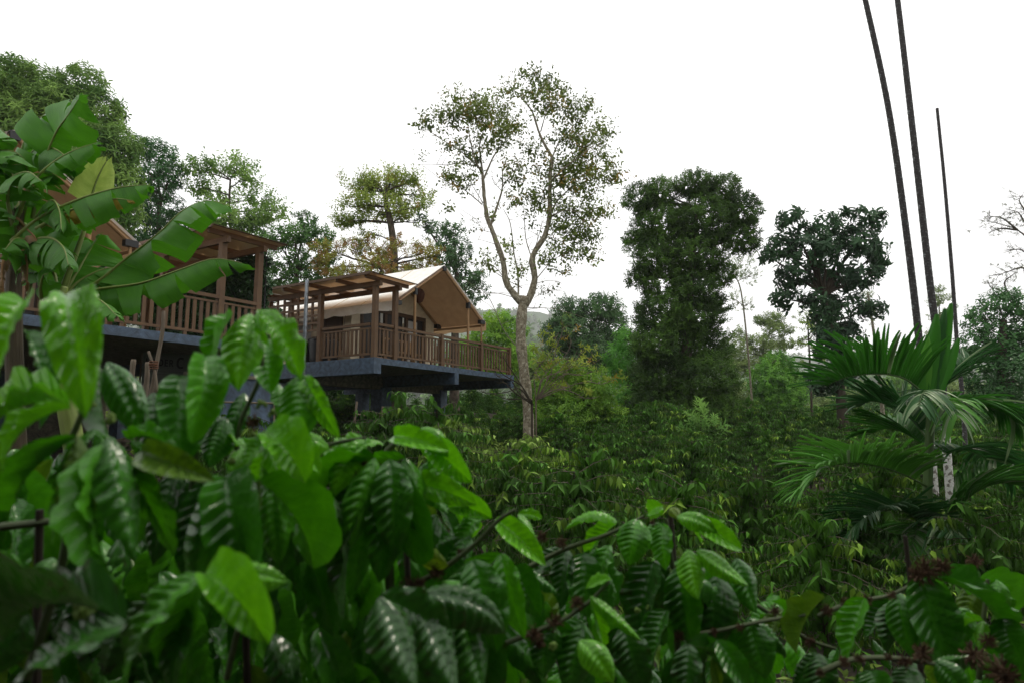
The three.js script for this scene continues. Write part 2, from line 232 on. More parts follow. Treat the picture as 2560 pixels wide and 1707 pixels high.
function tent(C, uc, label, hidden) {
  const hw = 2.5, ap = 3.5, ev = 1.86, sl = (ap - ev) / hw, vf = .3, vi = 2.4, vb = 7.4, y = (u) => ap - Math.abs(u - uc) * sl;
  const p = dthing(C, uc, 0, vf, 'safari_tent', label, 'tent', 'safari tents');
  for (const s of [-1, 1]) {
    sheet('roof_sheet', p, M.canvas, [[uc, ap, vf], [uc + s * hw, ev, vf], [uc + s * hw, ev, vb], [uc, ap, vb]], 10, 16, .05);
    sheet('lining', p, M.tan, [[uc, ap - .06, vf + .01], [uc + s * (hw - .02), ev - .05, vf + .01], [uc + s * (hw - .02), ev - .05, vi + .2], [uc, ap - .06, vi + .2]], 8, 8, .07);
    { // scalloped valance along the eave
      const pos = [], idx = [], uv = [], n = 72; for (let i = 0; i <= n; i++) { const v = lerp(vf, vb, i / n), k = (v * 1.05) % 1, dp = .26 + .05 * Math.sin(k * Math.PI), o = .02 * Math.sin(v * 9) + .02 * fbm(v * 3, 1); for (const [q, e] of [[0, 0], [.5, .6], [1, 1]]) { const l = L3(uc + s * (hw + .015 + o * e), ev - .002 - dp * q, v); pos.push(l.x, l.y, l.z); uv.push(v / 2, q * .2); } }
      for (let i = 0; i < n; i++) for (let j = 0; j < 2; j++) { const a = i * 3 + j; idx.push(a, a + 3, a + 4, a, a + 4, a + 1); }
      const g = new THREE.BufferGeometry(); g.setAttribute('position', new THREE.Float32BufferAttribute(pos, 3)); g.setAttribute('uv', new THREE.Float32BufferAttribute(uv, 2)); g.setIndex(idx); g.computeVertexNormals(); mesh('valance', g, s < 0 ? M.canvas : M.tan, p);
    }
    for (const v of [vf + .06, vi]) T('rafter_pole', p, M.bamboo, [uc, ap - .12, v], [uc + s * (hw - .04), ev - .11, v], .045);
    T('eave_pole', p, M.bamboo, [uc + s * (hw - .08), ev - .13, vf + .05], [uc + s * (hw - .08), ev - .13, vb - .1], .04);
    T('tent_pole', p, M.bamboo, [uc + s * 1.46, .003, vf + .06], [uc + s * 1.46, y(uc + 1.46) - .14, vf + .06], .045);
    B('pole_sleeve', p, M.clamp, uc + s * 1.46 - .06, uc + s * 1.46 + .06, y(uc + 1.46) - .32, y(uc + 1.46) - .1, vf - .005, vf + .125);
    T('tent_pole', p, M.bamboo, [uc + s * 2.3, .003, vf + .06], [uc + s * 2.3, y(uc + 2.3) - .14, vf + .06], .035);
    B('corner_clamp', p, M.clamp, uc + s * 2.3 - .14, uc + s * 2.3 + .14, y(uc + 2.3) - .22, y(uc + 2.3) - .08, vf - .01, vf + .13);
    B('corner_clamp', p, M.clamp, uc + s * 2.28 - .12, uc + s * 2.28 + .12, y(uc + 2.28) - .24, y(uc + 2.28) - .09, vi - .1, vi + .08);
    sheet('side_wall', p, M.cream, [[uc + s * 2.1, .02, vi + .1], [uc + s * 2.1, y(uc + 2.1) - .06, vi + .1], [uc + s * 2.1, y(uc + 2.1) - .06, vb - .3], [uc + s * 2.1, .02, vb - .3]], 6, 12, 0);
    for (let k = 0; k < 3; k++) { const v = vi + .5 + k * 1.5; B('window_flap', p, k % 2 ? M.greyCloth : M.woodDark, uc + s * 2.1 - .03, uc + s * 2.1 + .03, .55, 1.75, v, v + 1.15); }
    for (let k = 0; k < 6; k++) { const v = vf + .15 + k * .95; mesh('guy_line', tube([L3(uc + s * (hw + .03), ev - .28, v), L3(uc + s * (hw + .0), ev - .75, v + .1)], [.006, .006], 4), M.wire, p); }
  }
  for (const s of [-1, 1]) for (const v of [1.7, 3.1, 4.5, 5.9]) mesh('roof_seam', tube([0, .2, .4, .6, .8, 1].map((t) => L3(uc + s * hw * t, lerp(ap, ev, t) - .05 * 16 * t * (1 - t) * ((v - vf) / (vb - vf)) * (1 - (v - vf) / (vb - vf)) + .006, v)), () => .011, 5), M.cream, p);
  T('ridge_pole', p, M.bamboo, [uc, ap - .09, vf + .04], [uc, ap - .09, vb - .05], .045);
  B('ridge_clamp', p, M.clamp, uc - .09, uc + .09, ap - .2, ap - .05, vf - .01, vf + .12);
  { // gable wall at the back of the porch, with door opening
    const sh = new THREE.Shape(); sh.moveTo(-2.15, 0); sh.lineTo(-2.15, y(uc + 2.15) - .05); sh.lineTo(0, ap - .06); sh.lineTo(2.15, y(uc + 2.15) - .05); sh.lineTo(2.15, 0); sh.closePath();
    const ho = new THREE.Path(); ho.moveTo(-1.75, .05); ho.lineTo(1.62, .05); ho.lineTo(1.62, 2.06); ho.lineTo(-1.75, 2.06); ho.closePath(); sh.holes.push(ho);
    const g = new THREE.ShapeGeometry(sh), w = mesh('gable_wall', g, M.cream, p), l = L3(uc, 0, vi + .06); w.position.copy(l);
    B('door_frame', p, M.woodDark, uc - 1.75, uc + 1.62, 1.93, 2.06, vi + .02, vi + .12);
    for (const x of [-1.75, -.6, .5, 1.5]) B('door_frame', p, M.woodDark, uc + x, uc + x + .12, .05, 1.928, vi + .02, vi + .12);
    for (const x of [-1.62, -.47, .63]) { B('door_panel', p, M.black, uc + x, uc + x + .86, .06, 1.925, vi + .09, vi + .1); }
    sheet('door_curtain', p, M.greyCloth, [[uc + .68, .1, vi + .085], [uc + .68, 1.85, vi + .085], [uc + 1.2, 1.85, vi + .085], [uc + 1.2, .1, vi + .085]], 4, 4);
    sheet('back_wall', p, M.cream, [[uc - 2.1, .02, vb - .3], [uc - 2.1, 1.9, vb - .3], [uc + 2.1, 1.9, vb - .3], [uc + 2.1, .02, vb - .3]], 4, 4);
  }
  return p;
}
tent(corner, 3.64, 'safari tent with white canvas roof and tan gable on the deck', false);
tent(cornerL, -4.34, 'tan tent gable half hidden behind the banana leaves', true);

{ // wicker lantern hanging in the porch
  const p = dthing(corner, 3.64, 2.3, 1.42, 'wicker_lantern', 'dark woven lantern hanging inside the tent porch', 'lantern'), prof = [[.05, 0], [.12, .05], [.17, .16], [.19, .28], [.17, .38], [.12, .46], [.05, .5]];
  const g = new THREE.LatheGeometry(prof.map(([r, y]) => new THREE.Vector2(r, y)), 18); mesh('shade', g, M.wicker, p);
  for (let i = 0; i < 12; i++) { const a = i / 12 * Math.PI * 2; mesh('rib', tube(prof.map(([r, y]) => V3(Math.cos(a) * (r + .006), y, Math.sin(a) * (r + .006))), prof.map(() => .007), 5), M.wicker, p); }
  for (const [r, y] of [[.125, .05], [.195, .28], [.125, .46]]) { const h = mesh('hoop', new THREE.TorusGeometry(r, .009, 5, 24).rotateX(Math.PI / 2), M.wicker, p); h.position.y = y; }
  mesh('cord', tube([V3(0, .5, 0), V3(0, 1.08, 0)], [.008, .008], 5), M.wire, p);
}
{ // galvanised pole in front of the lattice
  const top = at(767, 704, 19.9), gy = groundY(top.x, top.z) - .1, p = thing('metal_pole', 'thin galvanised steel pole standing before the lattice screen', 'pole', [top.x, gy, top.z]);
  mesh('shaft', tube([V3(0, 0, 0), V3(0, top.y - gy, 0)], [.055, .055], 14), M.steel, p); const c = mesh('cap', new THREE.CylinderGeometry(.058, .06, .04, 14), M.steel, p); c.position.y = top.y - gy + .02;
}
function tub(C, u, v, s, label) { // black lidded tub
  const p = dthing(C, u, .003, v, 'black_tub', label, 'tub', 'black tubs on the deck');
  mesh('body', new THREE.LatheGeometry([[.0, 0], [.36, 0], [.42, .12], [.46, .6], [.47, .72], [.45, .74]].map(([r, y]) => new THREE.Vector2(r * s, y * s)), 28), M.black, p);
  const lid = mesh('lid', new THREE.LatheGeometry([[.485, .7], [.49, .745], [.44, .8], [.25, .86], [.0, .88]].map(([r, y]) => new THREE.Vector2(r * s, y * s)), 28), std({ color: new THREE.Color(0x1c1d20), roughness: .25 }), p);
  mesh('lid_knob', new THREE.SphereGeometry(.04 * s, 10, 8).translate(0, .9 * s, 0), M.black, lid);
}
tub(corner, .85, 3.0, 1.05, 'black lidded tub on the deck beside the lattice post'); tub(corner, .8, 4.1, .95, 'black lidded tub farther back under the lattice screen');
{ // bamboo table + bits behind the balusters
  const p = dthing(corner, 2.6, .003, 1.2, 'porch_bench', 'low bamboo bench on the tent porch behind the balusters', 'bench');
  B('seat', p, M.bamboo, 2.0, 3.4, .40, .45, 1.0, 1.5); for (const u of [2.06, 3.34]) for (const v of [1.05, 1.45]) B('leg', p, M.bamboo, u - .03, u + .03, .003, .398, v - .03, v + .03);
  for (let i = 0; i < 6; i++) B('back_slat', p, M.bamboo, 2.08 + i * .24, 2.2 + i * .24, .46, .85, 1.47, 1.5);
  B('back_rail', p, M.bamboo, 2.0, 3.4, .852, .9, 1.465, 1.505);
  const q = dthing(corner, 5.0, .003, 1.3, 'porch_chair', 'bamboo porch chair behind the balusters near the deck end', 'chair');
  B('seat', q, M.bamboo, 4.7, 5.3, .42, .47, 1.1, 1.6); for (const u of [4.74, 5.26]) for (const v of [1.14, 1.56]) B('leg', q, M.bamboo, u - .025, u + .025, .003, .418, v - .025, v + .025);
  for (let i = 0; i < 4; i++) B('back_slat', q, M.bamboo, 4.72 + i * .15, 4.82 + i * .15, .472, .95, 1.56, 1.585);
  for (const [u0, v0, u1, v1, w] of [[.35, .3, 1.5, .5, 'near the corner post'], [4.9, .3, 5.9, .5, 'near the deck end']]) { const s = dthing(corner, u0, .02, v0, 'bamboo_cane', 'bamboo cane lying on the deck boards ' + w, 'cane'); mesh('stem', tube([L3(u0, .05, v0), L3(u1, .05, v1)], [.03, .026], 8), M.bamboo, s); mesh('node', tube([L3(lerp(u0, u1, .5) - .01, .05, lerp(v0, v1, .5)), L3(lerp(u0, u1, .5) + .01, .05, lerp(v0, v1, .5))], [.034, .034], 8), M.stick, s); }
}
function stick(name, label, cat, pts, r, extra, group) { // a free-standing cut pole, given by photo points
  const P = pts.map((q) => at(...q)), p = thing(name, label, cat, P[0], 0, group), loc = P.map((q) => q.clone().sub(P[0]));
  const c = curve(loc, 12); mesh('pole', tube(c, (t) => r * lerp(1.05, .9, t) * (1 + .06 * Math.sin(t * 23)), 9), M.stick, p); if (extra) extra(p, P[0]); return p;
}
stick('wooden_stake', 'tall thin stake leaning in front of the left deck edge', 'stake', [[372, 1010, 9], [392, 900, 9], [405, 830, 9], [408, 778, 9]], .026, (p, o) => { for (let k = 0; k < 5; k++) { const t = mesh('rope_turn', new THREE.TorusGeometry(.05, .009, 6, 16).rotateX(Math.PI / 2 + .15 * Math.sin(k * 2)), M.rope, p); t.position.copy(at(383, 904 + k * 4, 8.97).sub(o)); } });
stick('wooden_stake', 'short crossed stake tied with rope to the tall one', 'stake', [[392, 980, 8.95], [384, 920, 8.95], [370, 878, 8.95]], .02);
stick('wooden_stake', 'stubby cut post standing left of the tied stakes', 'stake', [[322, 1020, 9], [327, 950, 9], [333, 898, 9]], .036);
stick('wooden_stake', 'thick stub beside the foot of the tied stakes', 'stake', [[358, 1010, 9.2], [366, 950, 9.2], [368, 905, 9.2]], .034);
{ // banner under the left deck
  const c = at(428, 922, 17.2), p = thing('site_banner', 'dark grey printed banner in the shade below the left deck', 'banner', c, TURN - .3), cv = document.createElement('canvas'); cv.width = 512; cv.height = 256;
  const x = cv.getContext('2d'); x.fillStyle = '#62665f'; x.fillRect(0, 0, 512, 256); x.fillStyle = '#151716'; x.font = 'bold 74px sans-serif'; x.fillText('UNDER', 20, 110); x.font = 'bold 120px sans-serif'; x.fillText('C', 290, 122); x.fillStyle = '#50544e'; x.fillRect(0, 148, 512, 5); x.fillRect(0, 170, 512, 4);
  const t = new THREE.CanvasTexture(cv); t.colorSpace = THREE.SRGBColorSpace; mesh('print', new THREE.BoxGeometry(1.33, .85, .012), std({ map: t, roughness: .8 }), p);
  const bt = mesh('batten', new THREE.BoxGeometry(1.37, .03, .03), M.stick, p); bt.position.y = .442;
  for (const s of [-1, 1]) { const gy = groundY(c.x, c.z) - c.y - .1, q = mesh('leg', new THREE.BoxGeometry(.04, .35 - gy, .03), M.stick, p); q.position.set(s * .7, (.35 + gy) / 2, 0); }
}
{ // rail of a rough timber frame below the deck
  const pr = (name, label, a, b, r, cat = 'pole') => { const A = at(...a), p = thing(name, label, cat, A); mesh('pole', tube(curve([V3(), at(...b).sub(A)], 6), (t) => r * (1 + .05 * Math.sin(t * 19)), 8), M.stick, p); };
  const A = at(884, 1054, 17.5), p = thing('rough_ladder', 'rough pole ladder leaning by the deck column', 'ladder', A);
  const seg = (n, a, b, r) => mesh(n, tube(curve([at(...a).sub(A), at(...b).sub(A)], 6), () => r, 8), M.stick, p);
  seg('side_pole', [881, 1090, 17.5], [892, 1003, 17.5], .03); seg('side_pole', [948, 1090, 17.3], [957, 1015, 17.3], .03); seg('rung', [886, 1034, 17.5], [953, 1045, 17.3], .022); seg('rung', [882, 1078, 17.5], [949, 1086, 17.3], .022);
  const A2 = at(530, 1050, 14), q = thing('rough_fence', 'rough pole fence in the gap between the foreground leaves', 'fence', A2);
  const sg = (n, a, b, r) => mesh(n, tube(curve([at(...a).sub(A2), at(...b).sub(A2)], 6), () => r, 8), M.stick, q);
  sg('post', [528, 1100, 14], [529, 960, 14], .03); sg('post', [685, 1070, 14], [684, 975, 14], .02); sg('rail', [525, 1004, 13.95], [700, 1008, 13.95], .02); sg('brace', [506, 1010, 13.9], [537, 989, 13.9], .022);
  const c = at(575, 985, 16.5), w = thing('retaining_wall', 'dark slate-blue wall panel glimpsed under the decks', 'wall', [c.x, groundY(c.x, c.z) - .2, c.z], TURN); const b = mesh('face', new THREE.BoxGeometry(2.2, 2.3, .2), M.blue, w); b.position.y = 1.15; const cp = mesh('coping', new THREE.BoxGeometry(2.3, .08, .3), M.concrete, w); cp.position.y = 2.342;
}

// ---------------------------------------------------------------- foliage kit
function pushLeaf(P, I, base, dir, nrm, L, Wd, bend = .25, fold = .18) { // a folded, bent leaf of eight faces
  const side = V3().crossVectors(dir, nrm).normalize(), n = V3().crossVectors(side, dir).normalize(), k = P.length / 3;
  const put = (t, s, h) => { const q = base.clone().addScaledVector(dir, L * t).addScaledVector(side, s * Wd * .5).addScaledVector(n, h * L); P.push(q.x, q.y, q.z); };
  put(0, 0, 0); put(.3, -.85, fold * .5 - bend * .08); put(.3, 0, -bend * .1); put(.3, .85, fold * .5 - bend * .08); put(.65, -.8, fold * .4 - bend * .4); put(.65, 0, -bend * .45); put(.65, .8, fold * .4 - bend * .4); put(.98, 0, -bend);
  I.push(k, k + 1, k + 2, k, k + 2, k + 3, k + 1, k + 4, k + 5, k + 1, k + 5, k + 2, k + 2, k + 5, k + 6, k + 2, k + 6, k + 3, k + 4, k + 7, k + 5, k + 5, k + 7, k + 6);
}
function pushSlim(P, I, base, dir, nrm, L, Wd, bend) { // a plainer leaf of four faces for the field
  const side = V3().crossVectors(dir, nrm).normalize(), n = V3().crossVectors(side, dir).normalize(), k = P.length / 3;
  const put = (t, s, h) => { const q = base.clone().addScaledVector(dir, L * t).addScaledVector(side, s * Wd * .5).addScaledVector(n, h * L); P.push(q.x, q.y, q.z); };
  put(0, 0, 0); put(.42, -1, .08 - bend * .15); put(.45, 0, -bend * .2); put(.42, 1, .08 - bend * .15); put(1, 0, -bend); I.push(k, k + 1, k + 2, k, k + 2, k + 3, k + 1, k + 4, k + 2, k + 2, k + 4, k + 3);
}
function fromPI(P, I, C) { const g = new THREE.BufferGeometry(); g.setAttribute('position', new THREE.Float32BufferAttribute(P, 3)); if (C) g.setAttribute('color', new THREE.Float32BufferAttribute(C, 3)); g.setIndex(I); g.computeVertexNormals(); return g; }
function sprig(seed, n, L, Wd, axis, open, bend = .3) { // leaves round a short shoot along +y
  const R = RNG(seed), P = [], I = [];
  for (let i = 0; i < n; i++) { const t = (i + .5) / n, a = i * 2.4 + R.r(-.4, .4), o = open * R.r(.7, 1.2) * (1.15 - t * .6), dir = V3(Math.cos(a) * Math.sin(o), Math.cos(o), Math.sin(a) * Math.sin(o)), nn = V3(-Math.cos(a) * Math.cos(o), Math.sin(o), -Math.sin(a) * Math.cos(o)).add(V3(R.n() * .5, R.n() * .5, R.n() * .5)); pushLeaf(P, I, V3(0, axis * t, 0), dir, nn, L * R.r(.75, 1.15), Wd * R.r(.8, 1.1), bend * R.r(.3, 1.4)); }
  return fromPI(P, I);
}
const leafMat = (tr = .32, coat = .14) => phys({ color: 0xffffff, specularIntensity: .25, roughness: .95, transmission: tr, thickness: 0, clearcoat: coat, clearcoatRoughness: .35, side: THREE.DoubleSide });
const LM = leafMat(), LMgloss = leafMat(.28, .35), LMdry = leafMat(.35, 0);
const SP = {
  droop: [1, 2].map((s) => sprig(s, 9, .2, .055, .22, 1.35, .7)), small: [3, 4].map((s) => sprig(s, 10, .11, .045, .2, 1.2, .3)), tiny: [5, 6].map((s) => sprig(s, 9, .075, .034, .16, 1.2, .3)),
  big: [7, 8].map((s) => sprig(s, 7, .30, .15, .2, 1.5, .7)), mid: [9, 10].map((s) => sprig(s, 8, .15, .07, .2, 1.3, .4)), ivy: [11, 12].map((s) => sprig(s, 6, .09, .075, .1, 1.3, .3)), oval: [13, 14].map((s) => sprig(s, 5, .13, .075, .12, 1.25, .35)), loose: [21, 22].map((s) => sprig(s, 6, .125, .07, .42, 1.15, .35)), spruce: [15, 16].map((s) => sprig(s, 11, .16, .038, .24, 1.0, .3)), far: [17, 18].map((s) => sprig(s, 9, .34, .2, .4, 1.3, .3)),
};
const col = (hex) => new THREE.Color(hex);
function crown(parent, clumps, kind, mat, cols, R, o = {}) { // clumps: {c, r:V3} in the parent's frame
  const dens = o.dens || 26, gap = o.gap ?? -.18, fr = o.freq || .9, sz = o.size || 1, list = [[], []];
  for (const { c, r } of clumps) {
    const area = Math.PI * 4 / 3 * (r.x * r.y + r.x * r.z + r.y * r.z), n = o.few !== undefined ? (R() < o.few ? 1 + Math.floor(R() * 2) : 0) : Math.max(6, Math.round(area * dens));
    for (let i = 0; i < n; i++) {
      const d = V3(R.n(), R.n(), R.n()).normalize(), q = ((o.hollow ?? .45) + (1 - (o.hollow ?? .45)) * Math.sqrt(R())) * (R() < (o.stray ?? .13) ? R.r(1.03, 1.26) : 1), lump = 1 + .22 * fbm(d.x * 1.8 + c.x, d.y * 1.8 + c.y, d.z * 1.8 + c.z, 3) * 2, p = V3(d.x * r.x, d.y * r.y, d.z * r.z).multiplyScalar(q * lump).add(c);
      if (fbm(p.x * fr + 11, p.y * fr + 3, p.z * fr, 3) < gap) continue;
      const up = V3(d.x, d.y * .7, d.z).multiplyScalar(o.out ?? .7).add(V3(R.n() * .7, (o.up ?? .45) + R.n() * .5, R.n() * .7)).normalize();
      list[R() < .5 ? 0 : 1].push([p, up, R.r(.7, 1.3) * sz, R() * 6.28]);
    }
  }
  const m4 = new THREE.Matrix4(), q = new THREE.Quaternion(), q2 = new THREE.Quaternion(), Y = V3(0, 1, 0), cc = new THREE.Color();
  list.forEach((l, k) => {
    if (!l.length) return; const im = new THREE.InstancedMesh(SP[kind][k], mat, l.length); im.name = 'crown'; im.userData.kind = 'stuff'; im.castShadow = im.receiveShadow = true;
    l.forEach(([p, up, s, a], i) => { q.setFromUnitVectors(Y, up); q2.setFromAxisAngle(Y, a); q.multiply(q2); m4.compose(p, q, V3(s, s, s)); im.setMatrixAt(i, m4); const t = clamp(.5 + fbm(p.x * .8, p.y * .8, p.z * .8 + 40, 2) * 1.1 + R.n() * .45); cc.copy(cols[0]).lerp(cols[1], t); if (cols[2] && R() < (o.dry || .1) + (o.dryN ? o.dryN * fbm(p.x * 1.1 + 7, p.y * 1.1, p.z, 2) : 0)) cc.copy(cols[2]).lerp(cols[1], R() * .4); cc.r *= 1.3; cc.g *= 1.25; cc.b *= .82; im.setColorAt(i, cc); });
    parent.add(im);
  });
}
const G = { mid: [col(0x35602a), col(0x6a9440)], dark: [col(0x24421f), col(0x3d6a30)], olive: [col(0x4f6e28), col(0x86a03f)], blue: [col(0x1f3b2c), col(0x3a5f43)], bright: [col(0x4f8a24), col(0x8fba3e)], lime: [col(0x6d8f2a), col(0xb4c552)], grey: [col(0x4b6340), col(0x7a8f62)] };
function limb(list, a, b, r0, r1, R, wob = .12, n = 6) { const L = a.distanceTo(b), pts = []; for (let i = 0; i <= n; i++) { const t = i / n, k = Math.sin(t * Math.PI) * L * wob; pts.push(a.clone().lerp(b, t).add(V3(R.n() * k * .5, (t * (1 - t)) * L * .12 + R.n() * k * .2, R.n() * k * .5))); } list.push(tube(pts, (t) => lerp(r0, r1, t), r0 > .05 ? 8 : 5)); return pts; }
function tree(name, label, o) { // o.d depth, o.cl clumps in photo pixels, o.tr trunk line in photo pixels, o.r trunk radius
  const R = RNG(o.seed), d = o.d, k = mpp(d), c0 = o.cl[0], mean = o.cl.reduce((s, c) => s + c[0], 0) / o.cl.length, low = Math.max(...o.cl.map((c) => c[1]));
  const line = o.tr || [[mean, low + 40], [mean + 4, (low + Math.min(...o.cl.map((c) => c[1]))) / 2 + 20]];
  const b0 = at(line[0][0], line[0][1], d), gy = groundY(b0.x, b0.z), base = V3(b0.x, gy - .15, b0.z), p = thing(name, label, o.cat || 'tree', base, 0, o.group);
  const T0 = [V3(0, 0, 0), ...line.map((q) => at(q[0], q[1], d + (q[2] || 0)).sub(base)).filter((q) => q.y > .3)], geos = [], r0 = o.r || .16;
  const pts = curve(T0.length > 1 ? T0 : [V3(), V3(0, 2, 0)], 14); geos.push(tube(pts, (t) => r0 * lerp(1.15, .45, t) * (1 + .35 * Math.exp(-t * 14)), 10));
  const dep = o.depth || 1, clumps = o.cl.map(([x, y, rx, ry, dz]) => { const z = dz ?? R.n() * (o.spread ?? Math.min(2.4, rx * k * 1.2)), c = at(x, y, d + z).sub(base); return { c, r: V3(rx * k, ry * k, Math.max(rx, ry) * k * dep) }; });
  for (const { c, r } of clumps) { let best = pts[3], bd = 1e9; pts.forEach((q, i) => { if (i < 2) return; const dd = q.distanceTo(c) + Math.max(0, q.y - c.y) * 2; if (dd < bd) { bd = dd; best = q; } }); const lp = limb(geos, best, c, Math.min(r0 * .45, .02 + bd * .02), .012, R); for (let j = 0; j < (o.twigs ?? 4); j++) { const e = V3(R.n() * r.x, R.n() * r.y, R.n() * r.z).multiplyScalar(.9).add(c); limb(geos, lp[3 + (j % 3)], e, .016, .005, R, .15, 4); } }
  mesh('trunk', mergeGeometries(geos), o.bark || M.barkDark, p);
  crown(p, clumps, o.kind || 'mid', o.mat || LM, o.cols || G.mid, R, o); return p;
}

// ---------------------------------------------------------------- trees round the tents
const behind = 'trees behind the tents', valley = 'trees beyond the coffee field';
tree('broadleaf_tree', 'big leafy green tree rising above the banana plant', { seed: 101, d: 26, r: .3, kind: 'droop', dens: 26, cols: [col(0x3f6434), col(0x7a9a58)], gap: -.3, group: behind, size: 1.15, tr: [[150, 900], [140, 600], [150, 300]], cl: [[20, 200, 65, 50], [85, 235, 75, 60], [205, 215, 50, 48], [150, 285, 85, 70], [250, 290, 48, 55], [292, 380, 45, 60], [205, 390, 95, 80], [60, 340, 90, 85], [300, 470, 48, 55], [220, 500, 90, 65], [100, 460, 100, 80], [-60, 280, 90, 110], [310, 540, 40, 40], [150, 590, 120, 60]] });
tree('broadleaf_tree', 'dark green tree just right of the big leafy tree', { seed: 102, d: 31, r: .22, kind: 'droop', dens: 15, cols: [col(0x27492a), col(0x41704a)], gap: -.32, group: behind, cl: [[345, 370, 32, 30], [395, 385, 42, 34], [425, 440, 28, 36], [385, 455, 55, 48], [405, 530, 55, 48], [350, 560, 50, 50], [440, 570, 45, 40], [400, 640, 80, 50]] });
tree('broadleaf_tree', 'airy tree with open branches over the left pergola', { seed: 103, d: 32, r: .1, kind: 'loose', dens: 40, cols: [col(0x486b3a), col(0x7a9a58)], gap: -.08, freq: 1.1, hollow: .2, group: behind, size: 1.2, tr: [[585, 760], [580, 620], [572, 520], [575, 450]], cl: [[482, 425, 26, 16], [530, 418, 34, 18], [590, 420, 36, 20], [618, 448, 20, 22], [500, 470, 32, 20], [555, 495, 38, 22], [640, 500, 40, 18], [700, 528, 34, 18], [565, 550, 60, 28], [630, 560, 40, 24], [500, 560, 40, 28], [665, 545, 30, 14], [540, 600, 70, 28], [620, 610, 60, 26]] });
tree('broadleaf_tree', 'dark glossy tree behind the gap between the two pergolas', { seed: 104, d: 28, r: .2, kind: 'mid', dens: 22, cols: [col(0x2c5030), col(0x557c46)], gap: -.22, group: behind, cl: [[762, 556, 30, 20], [735, 590, 45, 22], [690, 600, 45, 20], [795, 592, 42, 22], [715, 650, 55, 40], [672, 700, 48, 55], [755, 690, 50, 50], [805, 640, 40, 26], [650, 770, 55, 50], [720, 760, 60, 50], [810, 740, 60, 50]] });
tree('umbrella_tree', 'yellow-green flat-topped tree with layered branches behind the tents', { seed: 105, d: 30, r: .2, kind: 'loose', dens: 52, stray: .05, cols: [col(0x567030), col(0x8f9f54), col(0x7d6440)], dry: .07, gap: 0, freq: 1.5, hollow: 0, depth: 1.2, group: behind, size: .95, tr: [[985, 760], [985, 640], [978, 570], [966, 515], [962, 480]], cl: [[890, 455, 38, 11], [935, 455, 48, 13], [990, 442, 46, 12], [1040, 452, 36, 15], [900, 478, 48, 11], [1052, 486, 28, 14], [975, 470, 60, 12], [872, 518, 34, 11], [930, 512, 58, 12], [1000, 518, 48, 13], [1058, 515, 28, 11], [880, 552, 40, 7], [1015, 545, 28, 10], [1045, 558, 22, 9], [950, 538, 50, 10], [860, 560, 24, 6], [925, 585, 20, 8]] });
tree('russet_tree', 'tree with rusty brown and green leaves above the tent roof', { seed: 106, d: 27, r: .13, kind: 'small', dens: 26, cols: [col(0x5a6a30), col(0x8c8a48), col(0x74503c)], dry: .34, dryN: .9, gap: -.1, hollow: .2, group: behind, size: 1.1, cl: [[820, 628, 42, 18], [870, 622, 46, 20], [830, 668, 56, 22], [930, 642, 56, 24], [1000, 645, 52, 26], [1060, 632, 46, 18], [1098, 640, 28, 12], [950, 682, 78, 26], [880, 702, 60, 25], [1050, 672, 56, 22], [990, 610, 22, 16], [910, 600, 18, 10]] });
tree('broadleaf_tree', 'dark tree just behind the tent gable peak', { seed: 107, d: 30, r: .2, kind: 'mid', dens: 20, cols: [col(0x2d4a35), col(0x54755a)], gap: -.2, group: behind, cl: [[1092, 585, 32, 26], [1134, 578, 26, 24], [1060, 556, 16, 18], [1148, 630, 32, 32], [1166, 690, 36, 36], [1188, 730, 32, 30], [1118, 640, 40, 40], [1140, 770, 50, 40], [1195, 690, 16, 12]] });
tree('broadleaf_tree', 'fresh light green tree to the right of the tent gable', { seed: 108, d: 36, r: .15, kind: 'mid', dens: 22, cols: [col(0x4f8328), col(0x86ac48)], gap: -.25, group: behind, size: 1.2, cl: [[1243, 806, 42, 22], [1275, 836, 40, 30], [1215, 850, 42, 32], [1180, 890, 60, 40], [1290, 890, 40, 40], [1240, 920, 60, 40]] });
[['large dark woodland tree behind the banana plant', 80, 700, 34, 109], ['large dark woodland tree behind the left pergola', 480, 690, 35, 110], ['large dark woodland tree behind the lattice screen', 640, 860, 33, 111], ['large dark woodland tree behind the left tent', 250, 650, 37, 112], ['large dark woodland tree low behind the white tent', 900, 860, 34, 113]].forEach(([l, x, y, d, s]) => tree('woodland_tree', l, { seed: s, d, r: .22, kind: 'mid', dens: 13, cols: G.dark, gap: -.35, group: behind, size: 1.5, cl: [[x, y - 40, 90, 60], [x - 70, y + 30, 80, 70], [x + 80, y + 30, 80, 70], [x, y + 100, 130, 70]] }));

